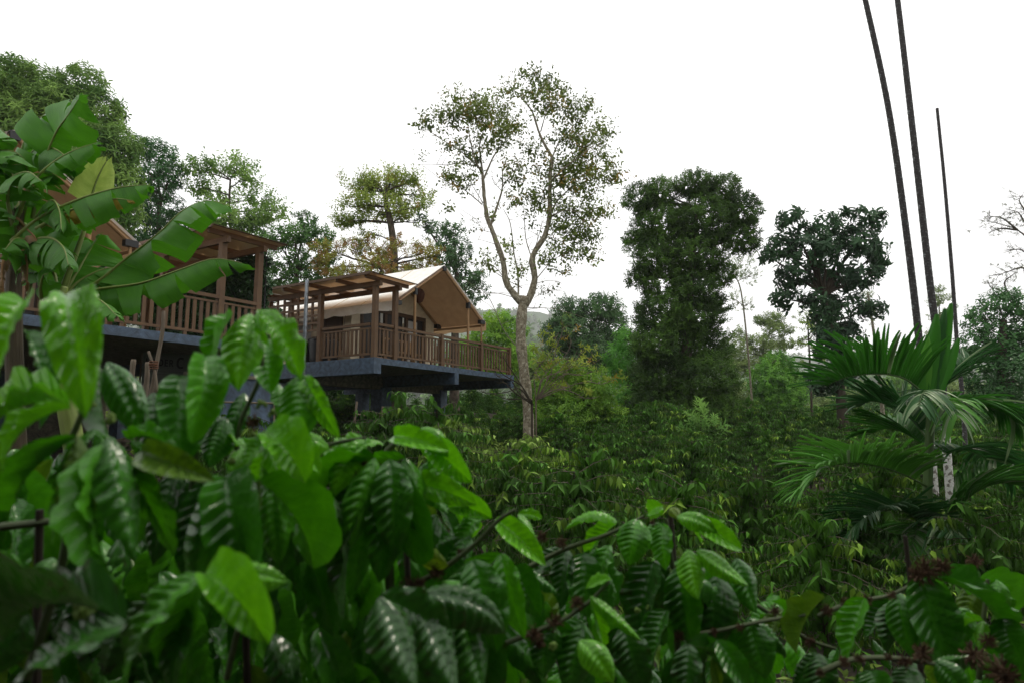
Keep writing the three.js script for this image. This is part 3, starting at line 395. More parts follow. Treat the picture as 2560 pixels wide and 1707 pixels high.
{ // the tall half-bare tree in front of the tent deck
  const d = 17.6, c4 = (x, y, dz = 0) => at(980 + x / 2.529, 140 + y / 2.529, d + dz), b = at(1320, 1095, d), base = V3(b.x, groundY(b.x, b.z) - .2, b.z), R = RNG(77);
  const p = thing('forked_tree', 'tall forked pale-barked tree with sparse leaves beside the tent deck', 'tree', base), geos = [], loc = (q) => q.clone().sub(base);
  const T2 = (px) => loc(at(px[0], px[1], d + (px[2] || 0)));
  const lines = [];
  const L = (pts, r0, r1, seg = 10) => { const c = curve(pts, pts.length * 5); c.forEach((q, i) => { if (i && i < c.length - 1) q.add(V3(R.n() * r0 * .1, 0, R.n() * r0 * .1)); }); geos.push(tube(c, (t) => .78 * lerp(r0, r1, t) * (1 + .07 * Math.sin(t * 31 + r0 * 90)), seg)); lines.push(c); return c; };
  L([V3(0, 0, 0), T2([1322, 1060]), T2([1316, 980]), T2([1306, 890]), T2([1302, 830]), T2([1306, 775]), T2([1312, 742])], .175, .17, 14);
  const F = (a) => a.map((q) => loc(c4(...q)));
  L(F([[830, 1575], [765, 1500], [722, 1430], [700, 1290], [645, 1140], [598, 1000], [583, 880], [572, 740]]), .125, .05); L(F([[572, 740], [540, 690, -.2], [500, 560, -.4], [480, 440, -.5]]), .045, .012, 7); L(F([[578, 780], [640, 640, .3], [690, 560, .5], [700, 450, .5]]), .035, .01, 7); L(F([[570, 720], [555, 560], [590, 440]]), .035, .01, 7);
  L(F([[620, 1080], [665, 950, .3], [698, 830, .4], [695, 700, .5]]), .05, .015, 7); L(F([[698, 830, .4], [760, 740, .5], [810, 690, .6]]), .02, .008, 6); L(F([[690, 850, .4], [640, 800, .2]]), .012, .006, 5);
  L(F([[845, 1580], [885, 1490], [902, 1400], [886, 1290], [905, 1235], [965, 1140], [995, 1020], [998, 880], [1003, 720], [1012, 640]]), .12, .06); L(F([[1012, 640], [960, 550], [925, 470], [885, 350], [840, 290], [790, 235]]), .055, .012, 8); L(F([[790, 235], [740, 180, .1], [660, 80, .2]]), .012, .004, 5); L(F([[1000, 800], [1080, 720, -.4], [1180, 640, -.7], [1280, 560, -.8]]), .04, .01, 7); L(F([[995, 1010], [1060, 900, .4], [1160, 820, .6], [1300, 770, .7]]), .035, .01, 7); L(F([[990, 1030], [1080, 980, -.5], [1200, 990, -.7]]), .03, .01, 6); L(F([[1010, 650], [1060, 540, .4], [1150, 440, .6], [1220, 350, .6]]), .03, .008, 6); L(F([[940, 480], [970, 370, -.2], [1000, 260, -.3]]), .022, .007, 6);
  L(F([[800, 1530], [795, 1380, .3], [770, 1240, .4], [745, 1050, .5], [705, 970, .5]]), .035, .008, 6); L(F([[880, 1270], [845, 1150, .4], [835, 1000, .4], [820, 880, .4]]), .022, .006, 5); L(F([[900, 1230], [930, 1130, -.4], [960, 1020, -.5]]), .015, .005, 5);
  L(F([[570, 940], [500, 880], [430, 830], [330, 790], [190, 690]]), .022, .005, 6); L(F([[575, 930], [520, 840], [480, 780]]), .016, .005, 5); L(F([[340, 690], [250, 685], [130, 690]]), .012, .004, 5); L(F([[560, 720], [430, 600], [300, 520], [200, 450]]), .025, .006, 6); L(F([[545, 700], [440, 680], [340, 690]]), .02, .012, 6); L(F([[610, 1060], [520, 1050], [440, 1010]]), .008, .003, 5); L(F([[650, 1190], [540, 1160], [450, 1160]]), .009, .003, 5); L(F([[640, 1120], [540, 1100], [430, 1110]]), .009, .003, 5); L(F([[700, 1390], [640, 1330], [560, 1310], [480, 1330]]), .014, .004, 5); L(F([[905, 1420], [1010, 1300], [1100, 1240]]), .02, .006, 5); L(F([[905, 1440], [1000, 1420], [1080, 1440]]), .012, .004, 5); L(F([[900, 1530], [960, 1490], [990, 1480]]), .008, .003, 5); L(F([[780, 1530], [660, 1500], [560, 1500], [470, 1480]]), .012, .003, 5);
  L([T2([1300, 875]), T2([1262, 830]), T2([1215, 735]), T2([1160, 700])], .02, .004, 6); L([T2([1305, 720]), T2([1250, 690]), T2([1190, 640])], .015, .004, 5); L([T2([1318, 770]), T2([1380, 772]), T2([1480, 800])], .014, .003, 5);
  for (let i = 0; i < 170; i++) { const c = R.pick(lines.slice(1)), q = R.pick(c.slice(2)), e = q.clone().add(V3(R.n() * .9, R.n() * .55 + .15, R.n() * .7)); limb(geos, q, e, .007, .002, R, .2, 4); }
  mesh('trunk', mergeGeometries(geos), M.barkPale, p);
  const cl = [[390, 270, 50, 40], [450, 330, 90, 55], [540, 330, 80, 60], [640, 340, 80, 45], [250, 430, 70, 40], [180, 440, 40, 18], [350, 400, 70, 60], [470, 420, 100, 50], [600, 450, 90, 60], [720, 420, 80, 60], [770, 490, 70, 50], [620, 560, 70, 50], [480, 620, 60, 60], [370, 560, 45, 40], [540, 690, 40, 40], [400, 760, 80, 40], [420, 830, 60, 28], [160, 645, 25, 18], [760, 700, 50, 40], [780, 800, 60, 40], [890, 620, 60, 50], [700, 500, 50, 50], [870, 140, 60, 45], [960, 200, 90, 60], [1040, 210, 45, 30], [750, 220, 60, 35], [930, 300, 90, 60], [1070, 300, 60, 45], [1010, 370, 40, 40], [1180, 360, 90, 50], [1240, 350, 40, 30], [1140, 440, 70, 40], [1310, 480, 75, 60], [1250, 560, 90, 60], [1060, 530, 60, 45], [1160, 560, 70, 50], [1240, 660, 100, 60], [1360, 640, 45, 40], [1120, 700, 80, 50], [1340, 760, 90, 45], [1410, 790, 45, 28], [1200, 770, 80, 50], [1080, 820, 90, 60], [1200, 880, 90, 45], [970, 720, 60, 45], [900, 870, 60, 45], [960, 950, 80, 50], [780, 920, 50, 40], [1080, 1000, 70, 40], [1180, 1010, 70, 40], [1310, 990, 90, 35], [1100, 1080, 90, 45], [1210, 1130, 100, 50], [1100, 1180, 80, 50], [1220, 1250, 70, 45], [1090, 1260, 50, 40], [980, 1300, 50, 50], [1070, 1390, 55, 35], [1270, 1320, 30, 20], [970, 1490, 32, 22], [740, 1230, 40, 30], [800, 1370, 50, 40], [620, 1320, 60, 25], [560, 1100, 25, 15], [370, 985, 20, 10], [640, 980, 25, 25], [900, 1070, 30, 22]];
  const kk = mpp(d) / 2.529, cs = cl.map(([x, y, rx, ry]) => ({ c: loc(c4(x, y, R.n() * .8)), r: V3(rx * kk, ry * kk, Math.max(rx, ry) * kk).multiplyScalar(1.08) }));
  crown(p, cs, 'loose', LMgloss, [col(0x3c4f22), col(0x6b7d3e), col(0x806a38)], R, { dens: 50, stray: .03, gap: -.22, freq: 2.2, hollow: 0, size: .78, dry: .12, dryN: .5, out: .4, up: .2 });
}
function shrubby(name, label, o) { // many thin stems fanning from a base, a few leaves
  const R = RNG(o.seed), b = at(o.base[0], o.base[1], o.d), base = V3(b.x, groundY(b.x, b.z) - .1, b.z), p = thing(name, label, o.cat || 'shrub', base, 0, o.group), geos = [], tips = [], root = b.clone().sub(base); root.y = Math.max(.05, root.y);
  geos.push(tube(curve([V3(), root.clone().multiplyScalar(.5), root], 6), () => o.r * 1.3, 8));
  for (const [x, y, dz] of o.ends) { const e = at(x, y, o.d + (dz ?? R.n() * .8)).sub(base), c = curve([root, root.clone().lerp(e, .3).add(V3(R.n() * .35, .12 + R.n() * .2, R.n() * .35)), root.clone().lerp(e, .6).add(V3(R.n() * .35, .1 + R.n() * .2, R.n() * .35)), root.clone().lerp(e, .82).add(V3(R.n() * .2, R.n() * .12, R.n() * .2)), e], 12); geos.push(tube(c, (t) => lerp(o.r, .004, t), 6)); for (let k = 0; k < (o.sub ?? 6); k++) { const q = c[4 + Math.floor(R() * 8)], f = q.clone().add(V3(R.n(), R.n() * .6 + .2, R.n()).multiplyScalar(o.len || .5)); limb(geos, q, f, .007, .002, R, .15, 4); tips.push(f); } tips.push(e); }
  mesh('stem', mergeGeometries(geos), o.bark || M.twig, p); if (o.leaf) crown(p, tips.map((c) => ({ c, r: V3(1, .7, 1).multiplyScalar(o.leaf) })), o.kind || 'small', LM, o.cols || G.olive, R, { dens: o.dens || 12, few: o.few, hollow: 0, size: o.size || 1, dry: o.dry || 0, gap: -1 }); return p;
}
shrubby('bare_shrub', 'bare twiggy shrub beside the pale forked trunk', { seed: 31, d: 17.1, bark: M.stick, base: [1340, 1000], r: .014, ends: [[1385, 830], [1360, 870], [1430, 850], [1460, 870], [1490, 880], [1510, 890], [1440, 900], [1480, 925], [1500, 990], [1340, 900], [1405, 800], [1420, 960], [1530, 950]], sub: 13, leaf: .08, few: .25, cols: [col(0x5d7a30), col(0x8b9a4c), col(0x87702e)], dry: .06 });
shrubby('bare_shrub', 'dry twigs reaching over the end of the deck railing', { seed: 32, d: 16.9, base: [1330, 1010], r: .02, ends: [[1215, 890], [1235, 920], [1240, 955], [1190, 970], [1230, 985], [1250, 880]], sub: 5 });
tree('tiered_shrub', 'wide light green shrub with tiers of small leaves right of the forked trunk', { cat: 'shrub', seed: 114, d: 20, r: .05, kind: 'small', dens: 40, cols: [col(0x3f6a22), col(0x6f9438)], gap: -.12, freq: 1.6, hollow: .2, cl: [[1400, 930, 60, 22], [1470, 945, 60, 18], [1430, 970, 80, 20], [1500, 985, 60, 18], [1380, 985, 60, 26], [1450, 1010, 90, 24], [1400, 1045, 80, 28], [1500, 1040, 70, 24]] });

// ---------------------------------------------------------------- trees beyond the field
tree('climber_clad_tree', 'very tall dark tree thickly clad with climbing leaves from foot to top', { seed: 120, d: 28, r: .3, kind: 'small', size: 1.15, dens: 62, cols: [col(0x1e3816), col(0x4a6e2a)], gap: -.33, freq: .8, twigs: 2, tr: [[1715, 1090], [1720, 800], [1740, 520]], cl: [[1600, 500, 38, 36], [1655, 488, 42, 34], [1738, 466, 48, 28], [1805, 478, 44, 32], [1858, 530, 40, 42], [1650, 565, 68, 55], [1760, 555, 78, 62], [1852, 595, 44, 42], [1640, 645, 55, 40], [1735, 645, 75, 50], [1800, 690, 36, 26], [1655, 715, 55, 38], [1735, 730, 58, 42], [1648, 790, 58, 46], [1735, 800, 66, 46], [1790, 768, 30, 22], [1638, 860, 55, 52], [1740, 870, 85, 55], [1655, 940, 80, 55], [1768, 955, 75, 62], [1640, 1030, 80, 55], [1760, 1040, 95, 55], [1585, 610, 20, 30], [1590, 700, 18, 20]] });
tree('large_leaved_tree', 'dark tree with big drooping leaves and sky showing through', { seed: 121, d: 26, r: .22, kind: 'big', dens: 22, mat: LMgloss, cols: [col(0x1c352a), col(0x35563f)], gap: -.03, freq: 1.5, hollow: .25, bark: M.twig, twigs: 3, size: .72, out: .35, up: .05, tr: [[2110, 1080], [2100, 960], [2085, 860], [2062, 740]], cl: [[1978, 556, 30, 32], [2012, 548, 22, 28], [2058, 570, 42, 36], [2130, 556, 38, 32], [2190, 552, 26, 30], [1955, 618, 40, 34], [2035, 628, 62, 40], [2140, 618, 52, 42], [2195, 635, 22, 34], [1985, 688, 42, 32], [2075, 690, 48, 34], [2150, 700, 42, 34], [2192, 680, 18, 24], [1968, 750, 34, 24], [2050, 756, 48, 30], [2122, 768, 42, 26], [2085, 812, 52, 30], [2180, 776, 28, 20], [2080, 870, 44, 34], [2098, 925, 40, 45], [2062, 955, 30, 40], [2075, 785, 40, 28], [2112, 840, 40, 32], [2070, 838, 34, 28], [2095, 885, 30, 30], [1918, 640, 14, 20]] });
tree('slender_tree', 'thin dark trunk with wispy top between the two big trees', { seed: 122, d: 33, r: .055, bark: M.barkPale, kind: 'tiny', dens: 22, cols: G.grey, gap: -.05, freq: 1.6, hollow: .1, tr: [[1880, 1000], [1868, 850], [1850, 715], [1838, 690]], cl: [[1850, 660, 45, 40], [1830, 690, 30, 18], [1880, 690, 24, 24], [1868, 765, 22, 18], [1840, 750, 18, 26]] });
tree('slender_tree', 'thin leafy trunk left of the large-leaved tree', { seed: 123, d: 31, r: .065, kind: 'small', dens: 20, cols: G.olive, gap: -.05, freq: 1.6, hollow: .1, tr: [[2032, 1060], [2026, 920], [2020, 800]], cl: [[2022, 795, 34, 24], [2040, 830, 30, 22], [2008, 850, 22, 18], [2045, 880, 24, 22], [2020, 910, 18, 14]] });
tree('slender_tree', 'pale pole-like trunk right of the large-leaved tree', { seed: 124, d: 30, r: .09, kind: 'small', dens: 14, cols: G.grey, hollow: .1, bark: M.barkPale, tr: [[2205, 1000], [2188, 850], [2170, 730]], cl: [[2195, 790, 20, 18], [2170, 740, 14, 14]] });
tree('rounded_tree', 'small rounded fresh green tree in the valley', { seed: 125, d: 44, r: .14, kind: 'mid', dens: 20, cols: [col(0x33641f), col(0x64963a)], gap: -.4, size: 1.3, group: valley, cl: [[1945, 918, 42, 36], [1922, 955, 48, 46], [1968, 965, 42, 46], [1945, 1000, 66, 40]] });
tree('feathery_tree', 'hazy grey-green feathery tree with flat sprays', { seed: 126, d: 62, r: .16, kind: 'mid', dens: 14, cols: G.grey, gap: -.1, hollow: .2, size: 1.5, group: valley, tr: [[1915, 1020], [1905, 900], [1925, 830]], cl: [[1922, 802, 36, 16], [1945, 830, 34, 18], [1970, 862, 36, 12], [1905, 860, 40, 22], [1880, 910, 42, 30], [1935, 900, 40, 18], [1840, 880, 30, 60]] });
tree('broadleaf_tree', 'dark round-headed tree in the middle distance behind the bare shrub', { seed: 127, d: 46, r: .3, kind: 'mid', dens: 15, cols: [col(0x2c4a34), col(0x4b6e4a)], gap: -.3, size: 1.5, group: valley, tr: [[1480, 1000], [1478, 880], [1480, 820]], cl: [[1425, 780, 42, 32], [1505, 775, 52, 32], [1440, 835, 58, 45], [1535, 825, 38, 42], [1395, 850, 40, 50], [1490, 890, 75, 45], [1415, 800, 30, 30]] });
tree('broadleaf_tree', 'bright green drooping-leaved tree tucked against the climber-clad tree', { seed: 128, d: 31, r: .15, kind: 'droop', dens: 16, cols: [col(0x3f7a34), col(0x6ea84e)], gap: -.35, group: valley, cl: [[1570, 860, 34, 32], [1552, 905, 30, 40], [1590, 920, 40, 50], [1560, 975, 60, 50]] });
tree('dense_tree', 'dense dark green tree at the right edge', { seed: 129, d: 25, r: .25, kind: 'mid', dens: 20, mat: LMgloss, cols: [col(0x24472a), col(0x437344)], gap: -.34, tr: [[2510, 1120], [2505, 900], [2510, 800]], cl: [[2498, 760, 36, 30], [2448, 800, 34, 30], [2545, 765, 50, 36], [2440, 855, 40, 42], [2515, 855, 66, 56], [2460, 930, 54, 56], [2545, 950, 60, 66], [2480, 1010, 66, 56], [2590, 860, 60, 80]] });
{ // almost leafless tree leaning in from the right
  const R = RNG(55), d = 33, b = at(2640, 1000, d), base = V3(b.x, groundY(b.x, b.z) - .2, b.z), p = thing('leafless_tree', 'almost leafless tree with fine twigs reaching in from the right edge', 'tree', base), geos = [], tips = [], F = (a) => a.map(([x, y, z = 0]) => at(x, y, d + z).sub(base));
  const trunk = curve([V3(0, 0, 0), ...F([[2630, 850], [2610, 720], [2600, 620], [2590, 560]])], 16); geos.push(tube(trunk, (t) => lerp(.24, .07, t), 9));
  for (const l of [[[2605, 680], [2580, 610], [2545, 575], [2500, 560], [2468, 552]], [[2600, 640], [2562, 555], [2545, 530], [2520, 525]], [[2596, 600], [2565, 530], [2550, 500], [2560, 488]], [[2545, 575], [2505, 545], [2470, 540]], [[2610, 700], [2560, 670], [2520, 680], [2490, 690]], [[2606, 690], [2555, 625], [2510, 632]], [[2545, 575], [2500, 572], [2478, 580]], [[2640, 900], [2500, 725], [2478, 718], [2470, 700]], [[2630, 860], [2512, 710], [2530, 690], [2545, 680]]]) { const c = curve(F(l), 14); geos.push(tube(c, (t) => lerp(.055, .008, t), 6)); for (let k = 0; k < 16; k++) { const q = c[3 + Math.floor(R() * 11)], e = q.clone().add(V3(R.n() - .25, R.n() * .7, R.n()).multiplyScalar(.75)); const lp = limb(geos, q, e, .012, .003, R, .2, 4); tips.push(e); for (let j = 0; j < 3; j++) { const f = e.clone().add(V3(R.n(), R.n(), R.n()).multiplyScalar(.4)); limb(geos, lp[2], f, .006, .002, R, .2, 3); } } }
  mesh('trunk', mergeGeometries(geos), M.barkDark, p); crown(p, tips.map((c) => ({ c, r: V3(.25, .2, .25) })), 'tiny', LM, [col(0x3c4530), col(0x59604a)], R, { few: .7, hollow: 0, gap: -1, size: .9 });
}
const vt = [[1330, 900, 58, 55, 'bluish tree glimpsed just right of the forked trunk'], [1395, 940, 60, 60, 'low dark tree behind the wide light green shrub'], [1600, 1000, 50, 45, 'low tree behind the foot of the climber-clad tree'], [1850, 980, 58, 48, 'hazy tree right of the climber-clad tree'], [1800, 1010, 44, 42, 'low green tree right of the climber-clad tree'], [2000, 960, 70, 40, 'pale hazy tree beyond the small rounded tree'], [2140, 980, 60, 50, 'hazy tree behind the large-leaved trunk'], [2235, 950, 80, 30, 'small pale tree under the left palm trunk'], [2290, 925, 85, 34, 'pale tree between the left and middle palm trunks'], [2400, 960, 60, 50, 'hazy tree left of the dense dark tree'], [2350, 1000, 50, 45, 'low tree behind the areca crown'], [2210, 1010, 48, 45, 'low tree left of the areca crown'], [2060, 1010, 52, 40, 'low tree behind the thin leafy trunk'], [1700, 1000, 62, 60, 'tree hidden behind the climber-clad tree'], [2480, 1050, 40, 50, 'low tree under the dense dark tree']];
vt.forEach(([x, y, d, r, l], i) => tree('valley_tree', l, { seed: 200 + i, d, r: .14, kind: 'mid', dens: 9, cols: i % 3 === 0 ? G.grey : i % 3 === 1 ? G.mid : G.dark, gap: -.25, size: 1.7, twigs: 1, group: valley, cl: [[x, y, r * .6, r * .5], [x - r * .5, y + r * .6, r * .7, r * .6], [x + r * .5, y + r * .6, r * .7, r * .6], [x, y + r * 1.1, r, r * .6]] }));
tree('feathery_tree', 'small feathery tree top between the middle and right palm trunks', { seed: 240, d: 70, r: .12, kind: 'mid', dens: 12, cols: G.grey, gap: -.1, hollow: .1, size: 1.2, group: valley, tr: [[2350, 1000], [2352, 850], [2348, 740]], cl: [[2348, 728, 12, 12], [2355, 748, 26, 10], [2335, 760, 20, 9], [2350, 790, 26, 12], [2375, 770, 16, 9], [2340, 830, 22, 12]] });
tree('sapling', 'young plant with fingered pale leaves before the climber-clad tree', { cat: 'sapling', seed: 241, d: 22, r: .03, kind: 'spruce', dens: 14, cols: [col(0x4d7d45), col(0x86ad6a)], gap: -1, hollow: .1, size: 1.2, cl: [[1752, 1040, 24, 20], [1770, 1075, 34, 24], [1735, 1095, 34, 24], [1765, 1125, 50, 28], [1715, 1130, 30, 22]] });

{ // wooded hills across the valley
  const put = [...ridge(1250, [[-400, 700], [300, 760], [900, 800], [1150, 792], [1230, 772], [1330, 780], [1430, 800], [1560, 828], [1700, 860], [1850, 880], [2050, 896], [2150, 885], [2300, 878], [2450, 872], [2700, 840], [3200, 780]], 'hills', 5, new THREE.Color(0x3c5236)), ...ridge(620, [[-400, 820], [600, 860], [1150, 880], [1240, 850], [1300, 838], [1380, 868], [1560, 900], [1700, 930], [2000, 955], [2200, 940], [2400, 950], [2700, 900], [3200, 860]], 'hills_nearer', 8, new THREE.Color(0x2f4a2a))];
  const R = RNG(9), im = new THREE.InstancedMesh(SP.far[0], LM, put.length * 5), m4 = new THREE.Matrix4(), q = new THREE.Quaternion(), cc = new THREE.Color(); im.name = 'far_woods'; tag(im, 'distant hazy woods clothing the hills across the valley', 'woods', null, 'stuff');
  let i = 0; for (const [x, y, z] of put) { const S = R.r(8, 18); for (let k = 0; k < 5; k++) { q.setFromEuler(new THREE.Euler(R.n() * .7, R() * 6.28, R.n() * .7)); const s = S * R.r(.8, 1.4); m4.compose(V3(x + R.n() * S * .5, y + S * .2 + R.n() * S * .25, z + R.n() * S * .5), q, V3(s, s, s)); im.setMatrixAt(i, m4); im.setColorAt(i++, cc.copy(G.dark[0]).lerp(G.mid[1], R())); } }
  im.castShadow = im.receiveShadow = true; scene.add(im);
}

// ---------------------------------------------------------------- unseen trees added round and behind the camera to darken the near leaves
[[-7.5, 2.5, 8, 'left of the camera'], [9.5, 2, 8, 'right of the camera'], [-4.5, 8, 10, 'behind the camera to the left'], [.5, 7, 9, 'straight behind the camera'], [5.5, 6.5, 10, 'behind the camera to the right'], [-10, 9, 12, 'far behind the camera to the left'], [10, 10, 12, 'far behind the camera to the right'], [1, 13, 12, 'far behind the camera']].forEach(([x, z, h, l], i) => {
  const R = RNG(700 + i), gy = groundY(x, z), p = thing('added_blocker_tree', 'added light-blocking tree out of view ' + l, 'tree', [x, gy - .1, z], 0, 'added light-blocking trees round the camera'), geos = [tube(curve([V3(0, 0, 0), V3(R.n() * .3, h * .4, R.n() * .3), V3(R.n() * .5, h * .8, R.n() * .5)], 10), (t) => lerp(.2, .07, t), 8)], cl = [];
  for (let k = 0; k < 11; k++) { const a = k * 2.4, y = h * lerp(.18, .95, k / 10), r = lerp(2.2, .9, k / 10) * (h / 10), c = V3(Math.cos(a) * r, y, Math.sin(a) * r); cl.push({ c, r: V3(1.7, 1.2, 1.7).multiplyScalar(h / 10) }); limb(geos, V3(0, Math.max(.5, y - .8), 0), c, .06, .015, R); }
  mesh('trunk', mergeGeometries(geos), M.barkDark, p); crown(p, cl, 'far', LM, G.dark, R, { dens: 6, gap: -.5, size: .8 });
});

// ---------------------------------------------------------------- ivy screens on the decks
function ivyWall(C, label, u0, u1, h0, h1, v0, v1, n, gap) {
  const p = dthing(C, u0, h0, v0, 'ivy_screen', label, 'ivy screen', 'ivy screens'), R = RNG(Math.round(u0 * 100 + v1 * 10 + 500)), m4 = new THREE.Matrix4(), q = new THREE.Quaternion(), cc = new THREE.Color();
  const along = v1 - v0 > u1 - u0;
  for (let i = 0; i <= 6; i++) { const t = i / 6; along ? B('trellis_bar', p, M.wire, (u0 + u1) / 2 - .012, (u0 + u1) / 2 + .012, h0, h1, lerp(v0, v1, t) - .012, lerp(v0, v1, t) + .012) : B('trellis_bar', p, M.wire, lerp(u0, u1, t) - .012, lerp(u0, u1, t) + .012, h0, h1, (v0 + v1) / 2 - .012, (v0 + v1) / 2 + .012); }
  for (let i = 0; i <= 4; i++) { const y = lerp(h0 + .03, h1 - .03, i / 4); along ? B('trellis_bar', p, M.wire, (u0 + u1) / 2 - .03, (u0 + u1) / 2 - .014, y - .012, y + .012, v0, v1) : B('trellis_bar', p, M.wire, u0, u1, y - .012, y + .012, (v0 + v1) / 2 - .03, (v0 + v1) / 2 - .014); }
  const put = []; for (let i = 0; i < n; i++) { const u = R.r(u0, u1), h = R.r(h0, h1), v = R.r(v0, v1); if (fbm(u * 3, h * 3, v * 3, 3) < gap) continue; put.push(L3(u, h, v)); }
  const im = new THREE.InstancedMesh(SP.ivy[0], LMgloss, put.length); im.name = 'foliage'; im.userData.kind = 'stuff';
  put.forEach((c, i) => { q.setFromEuler(new THREE.Euler(R.n() * 1.6, R() * 6.28, R.n() * 1.6)); const s = R.r(.8, 1.5); m4.compose(c, q, V3(s, s, s)); im.setMatrixAt(i, m4); im.setColorAt(i, cc.copy(col(0x1c3a22)).lerp(col(0x42683a), R())); }); p.add(im);
}
ivyWall(cornerL, 'dark ivy screen closing the end of the left pergola', 1.18, 1.5, .01, 2.3, .25, 5.4, 4200, -.35);
ivyWall(corner, 'dark ivy screen seen through the lattice beside the white tent', -.2, 1.1, .9, 1.95, 5.3, 5.55, 1300, -.1);

// ---------------------------------------------------------------- coffee field
const coffeeBushGeo = (seed, pale = 0, tone = 1) => {
  const R = RNG(seed), P = [], I = [], Cc = [], G2 = [], top = 1.25;
  for (let b = 0; b < 46; b++) {
    const a = b * 2.4 + R.n() * .3, h = .25 + (top - .3) * Math.pow((b + 1) / 46, .8), out = lerp(.85, .22, Math.pow(h / top, 2.2)) * R.r(.75, 1.15), rise = R.r(.0, .22), n = 8 + Math.floor(out * 14);
    const dir = V3(Math.cos(a), 0, Math.sin(a)), tip = Math.min(1, h / top);
    const pt = (t) => V3(dir.x * out * t, h + rise * t - .28 * t * t * out, dir.z * out * t);
    G2.push(tube([pt(0), pt(.5), pt(1)], [.005, .004, .002], 3, 1, false));
    const lush = R() < .08 + .22 * tip;
    for (let i = 0; i < n; i++) { const t = (i + .6) / n; for (const s of [-1, 1]) { const sd = V3(-dir.z * s, 0, dir.x * s), dl = V3(dir.x * .35, -1.15 + R.n() * .45 + (i === n - 1 ? .8 : 0), dir.z * .35).addScaledVector(sd, .7).add(V3(R.n() * .55, R.n() * .2, R.n() * .55)).normalize(), k0 = P.length / 3; pushSlim(P, I, pt(clamp(t + R.n() * .12)).add(V3(R.n() * .035, R.n() * .03, R.n() * .035)), dl, V3(dir.x * .5 + R.n() * .3, 1, dir.z * .5 + R.n() * .3), R.r(.08, .13), R.r(.03, .043), R.r(.1, .6)); const c = new THREE.Color(0x2a4a0f).lerp(new THREE.Color(pale ? 0x93b352 : lush && t > .5 ? 0x789c2c : 0x4a7e1c), clamp(.35 + pale + R.n() * .5 + (i === n - 1 ? .35 : 0))); for (let k = k0; k < P.length / 3; k++) Cc.push(c.r * tone, c.g * tone, c.b * tone); } }
  }
  G2.push(tube([V3(0, -.3, 0), V3(.02, .6, 0), V3(0, top - .05, .02)], [.03, .02, .008], 5));
  return [fromPI(P, I, Cc), mergeGeometries(G2)];
};
const coffeeMat = phys({ color: 0xffffff, specularIntensity: .25, vertexColors: true, roughness: .95, transmission: .26, thickness: 0, clearcoat: .14, clearcoatRoughness: .32, side: THREE.DoubleSide });
